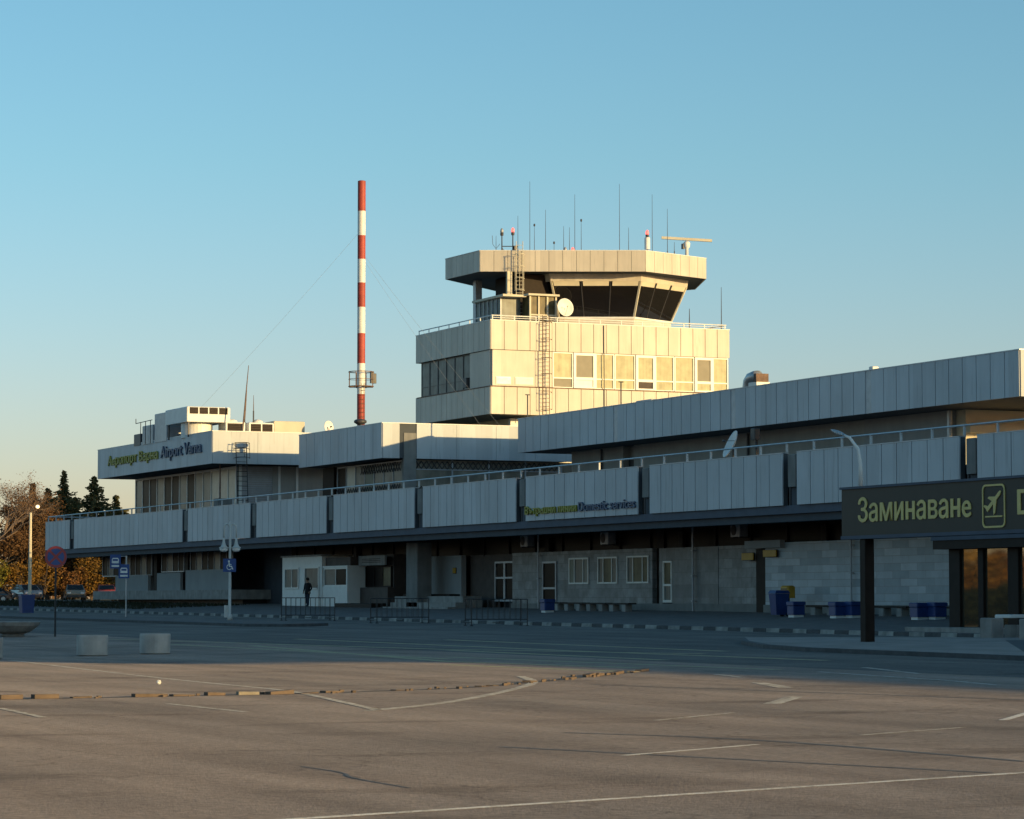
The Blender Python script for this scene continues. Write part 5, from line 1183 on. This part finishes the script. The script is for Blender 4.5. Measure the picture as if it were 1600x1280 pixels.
car('dark parked car cut off by the left edge of the picture', -129.5, 1.2, R(70), P1)
car('beige parked car facing the car park below the golden bushes', -131, 9.2, R(-12), P2)
car('red parked car half hidden by the end of the terminal', -134, 12.9, R(-10), P3)
car('black parked car in the shade left of the beige car', -136.5, 7.0, R(-15), P1)
car('grey parked car behind the blue litter bin', -131, 4.8, R(5), P4)

# ------------------------------------------------------------------ trees and bushes
def trunk(t, pts, r, m): mb = MB(); mb.tube(pts, r, 7); return mb.build('trunk', m, t, local=True)
def leafquads(mb, c, rad, n, size, rr, flat=.5, shell=False):
    for _ in range(n):
        while True:
            p = Vector((rr.uniform(-1, 1), rr.uniform(-1, 1), rr.uniform(-1, 1)))
            if .15 < p.length < 1: break
        if shell: p = p.normalized() * (p.length ** .4)
        q = Vector(c) + Vector((p.x * rad[0], p.y * rad[1], p.z * rad[2])); s_ = size * rr.uniform(.55, 1.3)
        a = Vector((rr.gauss(0, 1), rr.gauss(0, 1), rr.gauss(0, flat))).normalized(); b = a.orthogonal().normalized(); an = rr.uniform(0, 6.28); b = (b * math.cos(an) + a.cross(b) * math.sin(an))
        mb.quad(q, a * s_, b * s_ * .55)
def conifer(label, x, y, h, w_, seed, m=LGREEN, dens=1.0, slope=.4):
    rr = random.Random(seed); z = g(x, y); t = thing('conifer_tree', label, 'tree', (x, y, z), 0, 'trees left of the terminal')
    trunk(t, [(0, 0, 0), (0, 0, h * .5), (rr.uniform(-.1, .1), 0, h * .97)], [.22, .13, .03], BARK)
    mb = MB(); zz = h * .10
    while zz < h * .99:
        f = 1 - zz / h; dt = max(0, h - zz - .3); R0 = min(w_, .04 + slope * dt * min(1, .35 + .35 * dt)) * rr.uniform(.5, 1.25); nb = 5 + int(5 * f); a0 = rr.uniform(0, 6)
        for k in range(nb):
            an = a0 + 6.283 * k / nb + rr.uniform(-.3, .3); L = max(.08, R0 * rr.uniform(.55, 1.2)); nseg = max(2, int(L / .22 * dens))
            for j in range(nseg):
                s_ = (j + .5) / nseg; q = Vector((math.cos(an) * L * s_, math.sin(an) * L * s_, zz - L * .28 * s_ + L * .16 * s_ * s_)); 
                for _ in range(4):
                    d = Vector((math.cos(an + rr.uniform(-.9, .9)), math.sin(an + rr.uniform(-.9, .9)), rr.uniform(-.5, .35))).normalized(); b = Vector((rr.gauss(0, .6), rr.gauss(0, .6), 1)); b = (b - d * b.dot(d)).normalized()
                    mb.quad(q + Vector((rr.uniform(-.15, .15), rr.uniform(-.15, .15), rr.uniform(-.22, .12))), d * rr.uniform(.10, .26), b * rr.uniform(.03, .10))
        zz += h * .024 * rr.uniform(.7, 1.3)
    mb.build('crown', m, t, local=True); return t
def branches(rr, base, d, L, r, depth, out, tips, spread=.55):
    d = d.normalized(); mid = base + d * L * .5 + Vector((rr.uniform(-1, 1), rr.uniform(-1, 1), 0)) * L * .06; end = base + d * L
    out.tube([base, mid, end], [r, r * .8, r * .62], 5 if depth > 2 else 3, False)
    if depth == 0: tips.append((end, d)); return
    for k in range(rr.choice((2, 3, 3)) if depth > 1 else 3):
        nd = d + Vector((rr.gauss(0, spread), rr.gauss(0, spread), rr.gauss(.12, spread * .6))); branches(rr, base + d * L * rr.uniform(.55, 1.0), nd, L * rr.uniform(.58, .82), r * .58, depth - 1, out, tips, spread)
def broadleaf(label, x, y, h, seed, m, leaves, lsize, depth=6, bark=BARKP, spread=.5, name='bare_tree', group='trees left of the terminal', crown=.7):
    rr = random.Random(seed); z = g(x, y); t = thing(name, label, 'tree', (x, y, z), 0, group)
    mb = MB(); tips = []; top = Vector((rr.uniform(-.2, .2), rr.uniform(-.2, .2), h * .24)); mb.tube([(0, 0, 0), top * .5, top], [h * .018, h * .015, h * .013], 8)
    for k in range(4):
        an = 6.283 * k / 4 + rr.uniform(-.4, .4); branches(rr, top * rr.uniform(.8, 1), Vector((math.cos(an) * .6, math.sin(an) * .6, 1.0)), h * .25, h * .009, depth - 1, mb, tips, spread)
    mb.build('trunk', bark, t, local=True)
    if leaves:
        lb_ = MB()
        for p, d in tips: leafquads(lb_, p, (crown,) * 3, leaves, lsize, rr)
        lb_.build('crown', m, t, local=True)
    return t
def bush(label, x, y, h, w_, seed, m, n=900, size=.10, name='autumn_bush', group='bushes left of the terminal'):
    rr = random.Random(seed); z = g(x, y); t = thing(name, label, 'bush', (x, y, z), 0, group)
    mb = MB()
    for k in range(14): an = rr.uniform(0, 6.28); e = Vector((math.cos(an) * w_ * rr.uniform(.2, .9), math.sin(an) * w_ * rr.uniform(.2, .9), h * rr.uniform(.6, 1.0))); mb.tube([(0, 0, 0), e * .5 + Vector((0, 0, h * .1)), e], [.05, .03, .012], 4, False)
    mb.build('stems', BARK, t, local=True); mb = MB()
    for k in range(16):
        an = rr.uniform(0, 6.28); rd = w_ * math.sqrt(rr.uniform(0, 1)) * .75; cz = h * rr.uniform(.25, .8); leafquads(mb, (math.cos(an) * rd, math.sin(an) * rd, cz), (w_ * .42, w_ * .42, h * .25), n // 16, size, rr)
    mb.build('foliage', m, t, local=True); return t
broadleaf('tall bare tree with fine pale twigs at the left edge', -138.6, 3.0, 14.2, 1, LORANGE, 1, .05, 8, BARKP, .5, crown=.4)
broadleaf('bare tree with brown twigs behind the lit lamp post', -143.0, 8.4, 11.2, 2, LBROWN, 12, .07, 6, BARK, .42, crown=.5)
conifer('brown topped conifer behind the lit lamp post', -146, 9.3, 11.0, 2.6, 3, LBROWN, 1.0, .75)
conifer('slim pointed conifer left of the terminal end', -157.6, 15.5, 12.6, 3.0, 4, slope=.62)
conifer('broad conifer nearest the left pavilion', -161.4, 19.6, 12.5, 3.8, 5, slope=1.0)
conifer('lower conifer between the two pointed ones', -160, 17.2, 10.2, 3.0, 6, slope=1.0)
conifer('small dark conifer tucked behind the left pavilion glass', -166, 23.2, 10.6, 3.2, 12, slope=.9)
conifer('short conifer beside the slim pointed one', -156.5, 13.6, 11.0, 2.4, 13, slope=.7)
broadleaf('russet leafed tree between the lamp post and the conifers', -150, 12.0, 9.4, 7, LORANGE, 22, .08, 6, BARK, .5, 'autumn_tree', crown=.6)
broadleaf('russet leafed tree filling the gap under the terrace end', -146, 14.4, 7.8, 8, LORANGE, 24, .08, 6, BARK, .55, 'autumn_tree', crown=.6)
broadleaf('brown leafed tree at the left edge below the bare one', -141, 5.6, 8.4, 9, LBROWN, 22, .08, 6, BARK, .55, 'autumn_tree', crown=.6)
broadleaf('orange brown tree right at the end wall of the terminal', -145, 18.0, 7.0, 10, LORANGE, 24, .08, 6, BARK, .55, 'autumn_tree', crown=.6)
broadleaf('greyish twiggy tree far behind the bushes', -170, 12.0, 9.0, 11, LBROWN, 14, .09, 6, BARK, .5, 'autumn_tree', crown=.7)
rb = random.Random(5)
for i, (x, y, h, w_, m, lab) in enumerate(((-137, 3.2, 3.6, 1.8, LOLIVE, 'olive bush at the left edge behind the dark car'), (-137.5, 5.9, 3.4, 1.7, LGOLD, 'golden bush at the foot of the lit lamp post'), (-138.5, 8.4, 4.0, 2.0, LGOLD, 'golden bush right of the lit lamp post'),
                                          (-139, 11.0, 3.2, 1.8, LORANGE, 'russet bush behind the round no stopping sign'), (-139.5, 13.2, 4.4, 2.1, LGOLD, 'golden bush behind the beige car'), (-140, 15.6, 3.8, 2.0, LGOLD, 'golden bush by the end of the terminal'),
                                          (-141, 18.2, 4.8, 2.2, LORANGE, 'russet bush close to the dark terminal corner'), (-143, 1.4, 4.2, 2.2, LBROWN, 'brown bush at the far left behind the olive one'), (-151, 9.8, 5.5, 2.6, LBROWN, 'tall brown bush behind the golden ones'), (-152, 16.0, 5.8, 2.8, LORANGE, 'tall russet bush under the terrace end'), (-154, 20.5, 6.2, 2.8, LBROWN, 'tall brown bush behind the terminal corner'))):
    bush(lab, x, y, h, w_, 30 + i, m, 2600, .08)
# a strip of far woodland and the trees across the car park that show in the mirror glass
def wood(name, pts, hmin, hmax, seed, m, n):
    rr = random.Random(seed); mb = MB()
    for (x, y) in pts:
        h = rr.uniform(hmin, hmax); z = g(x, y)
        for k in range(7): leafquads(mb, (x + rr.uniform(-2.5, 2.5), y + rr.uniform(-2.5, 2.5), z + h * rr.uniform(.08, .85)), (2.4, 2.4, h * .24), n, .22, rr)
    o = mb.build(name, m); o['kind'] = 'stuff'; return o
wood('far_woodland', [(-205 + rb.uniform(-6, 6), -60 + i * 2.2) for i in range(56)], 5, 9.5, 21, LBROWN, 130)
for i, (x, y, h, w_, m) in enumerate(((-70, -66, 5.5, 3.4, LGOLDB), (-84, -73, 6.5, 3.8, LGOLDB), (-92, -80, 7.5, 4.2, LGOLDB), (-60, -72, 5.5, 3.0, LORANGE), (-100, -90, 8, 4.5, LGOLDB), (-78, -60, 5.0, 3.0, LGOLDB), (-112, -84, 8, 4.5, LORANGE), (-52, -64, 5.0, 3.0, LGOLD))):
    bush('golden autumn bush standing across the car park opposite the vestibule', x, y, h, w_, 60 + i, m, 1800, .22, 'autumn_bush', 'golden bushes across the car park')
ADDHEDGE = leafmat('added_mirror_hedge', [(0, (.008, .012, .008)), (1, (.02, .028, .014))])
wood('added_mirror_hedge', [(-40 - i * 2.2, -57 - i * 1.05) for i in range(32)], 2.6, 3.2, 23, ADDHEDGE, 120)  # unseen hedge added to darken the lower part of the mirror glass
wood('opposite_woodland', [(-170 + i * 9 + rb.uniform(-3, 3), -112 + rb.uniform(-6, 6)) for i in range(24)], 7, 10, 22, LBROWN, 50)
# rough grass verge under the left end of the terminal
rr = random.Random(8); mb = MB()
for _ in range(9000):
    x = rr.uniform(-124, -63); y = rr.uniform(-5.5, 2.2); z = g(x, y) + .12; a = rr.uniform(0, 6.28); h = rr.uniform(.06, .2); s_ = rr.uniform(.02, .05)
    mb.add([(x - math.cos(a) * s_, y - math.sin(a) * s_, z), (x + math.cos(a) * s_, y + math.sin(a) * s_, z), (x + rr.uniform(-.08, .08), y + rr.uniform(-.08, .08), z + h)], [(0, 1, 2)])
mb.build('grass_verge', leafmat('dull_grass', [(0, (.02, .022, .012)), (1, (.05, .05, .025))]))['kind'] = 'stuff'

# ------------------------------------------------------------------ small fittings under the terrace
for x, z, lab in ((-22.6, 4.55, 'wall air conditioner above the marble wall left of the windows'), (-12.7, 4.5, 'wall air conditioner above the middle marble wall window'), (1.2, 4.6, 'wall air conditioner above the right marble wall section'), (24.0, 4.5, 'wall air conditioner above the pale stone wall')):
    t = thing('wall_air_conditioner', lab, 'air conditioner', (x, 3.95, z), 0, 'air conditioners under the terrace')
    mb = MB(); mb.bbox(-.45, .45, -.18, .28, 0, .62, .03); mb.build('casing', GREYMET, t, local=True)
    mb = MB(); mb.v = []; mb.tube([(-.12, -.185, .31), (-.12, -.20, .31)], .25, 18); mb.build('fan_grille', BLACKM, t, local=True)
    mb = MB(); 
    for sx in (-.35, .35): mb.box(sx - .03, sx + .03, -.16, .3, -.05, 0)
    mb.each('bracket', DARKM, t, local=True)
for x, lab in ((-20.9, 'thin grey drainpipe left of the marble wall door'), (-3.2, 'thin grey drainpipe on the dark marble section'), (12.0, 'thin grey drainpipe on the pale stone wall')):
    mb = MB(); mb.tube([(x, 3.86 if x < 4 else 3.56, .95), (x, 3.86 if x < 4 else 3.56, 5.2)], .05, 8)
    for zz in (1.6, 2.8, 4.0): mb.box(x - .08, x + .08, (3.86 if x < 4 else 3.56) - .07, (3.86 if x < 4 else 3.56) + .1, zz, zz + .05)
    mb.solo('drainpipe', GREYMET, lab, 'pipe')
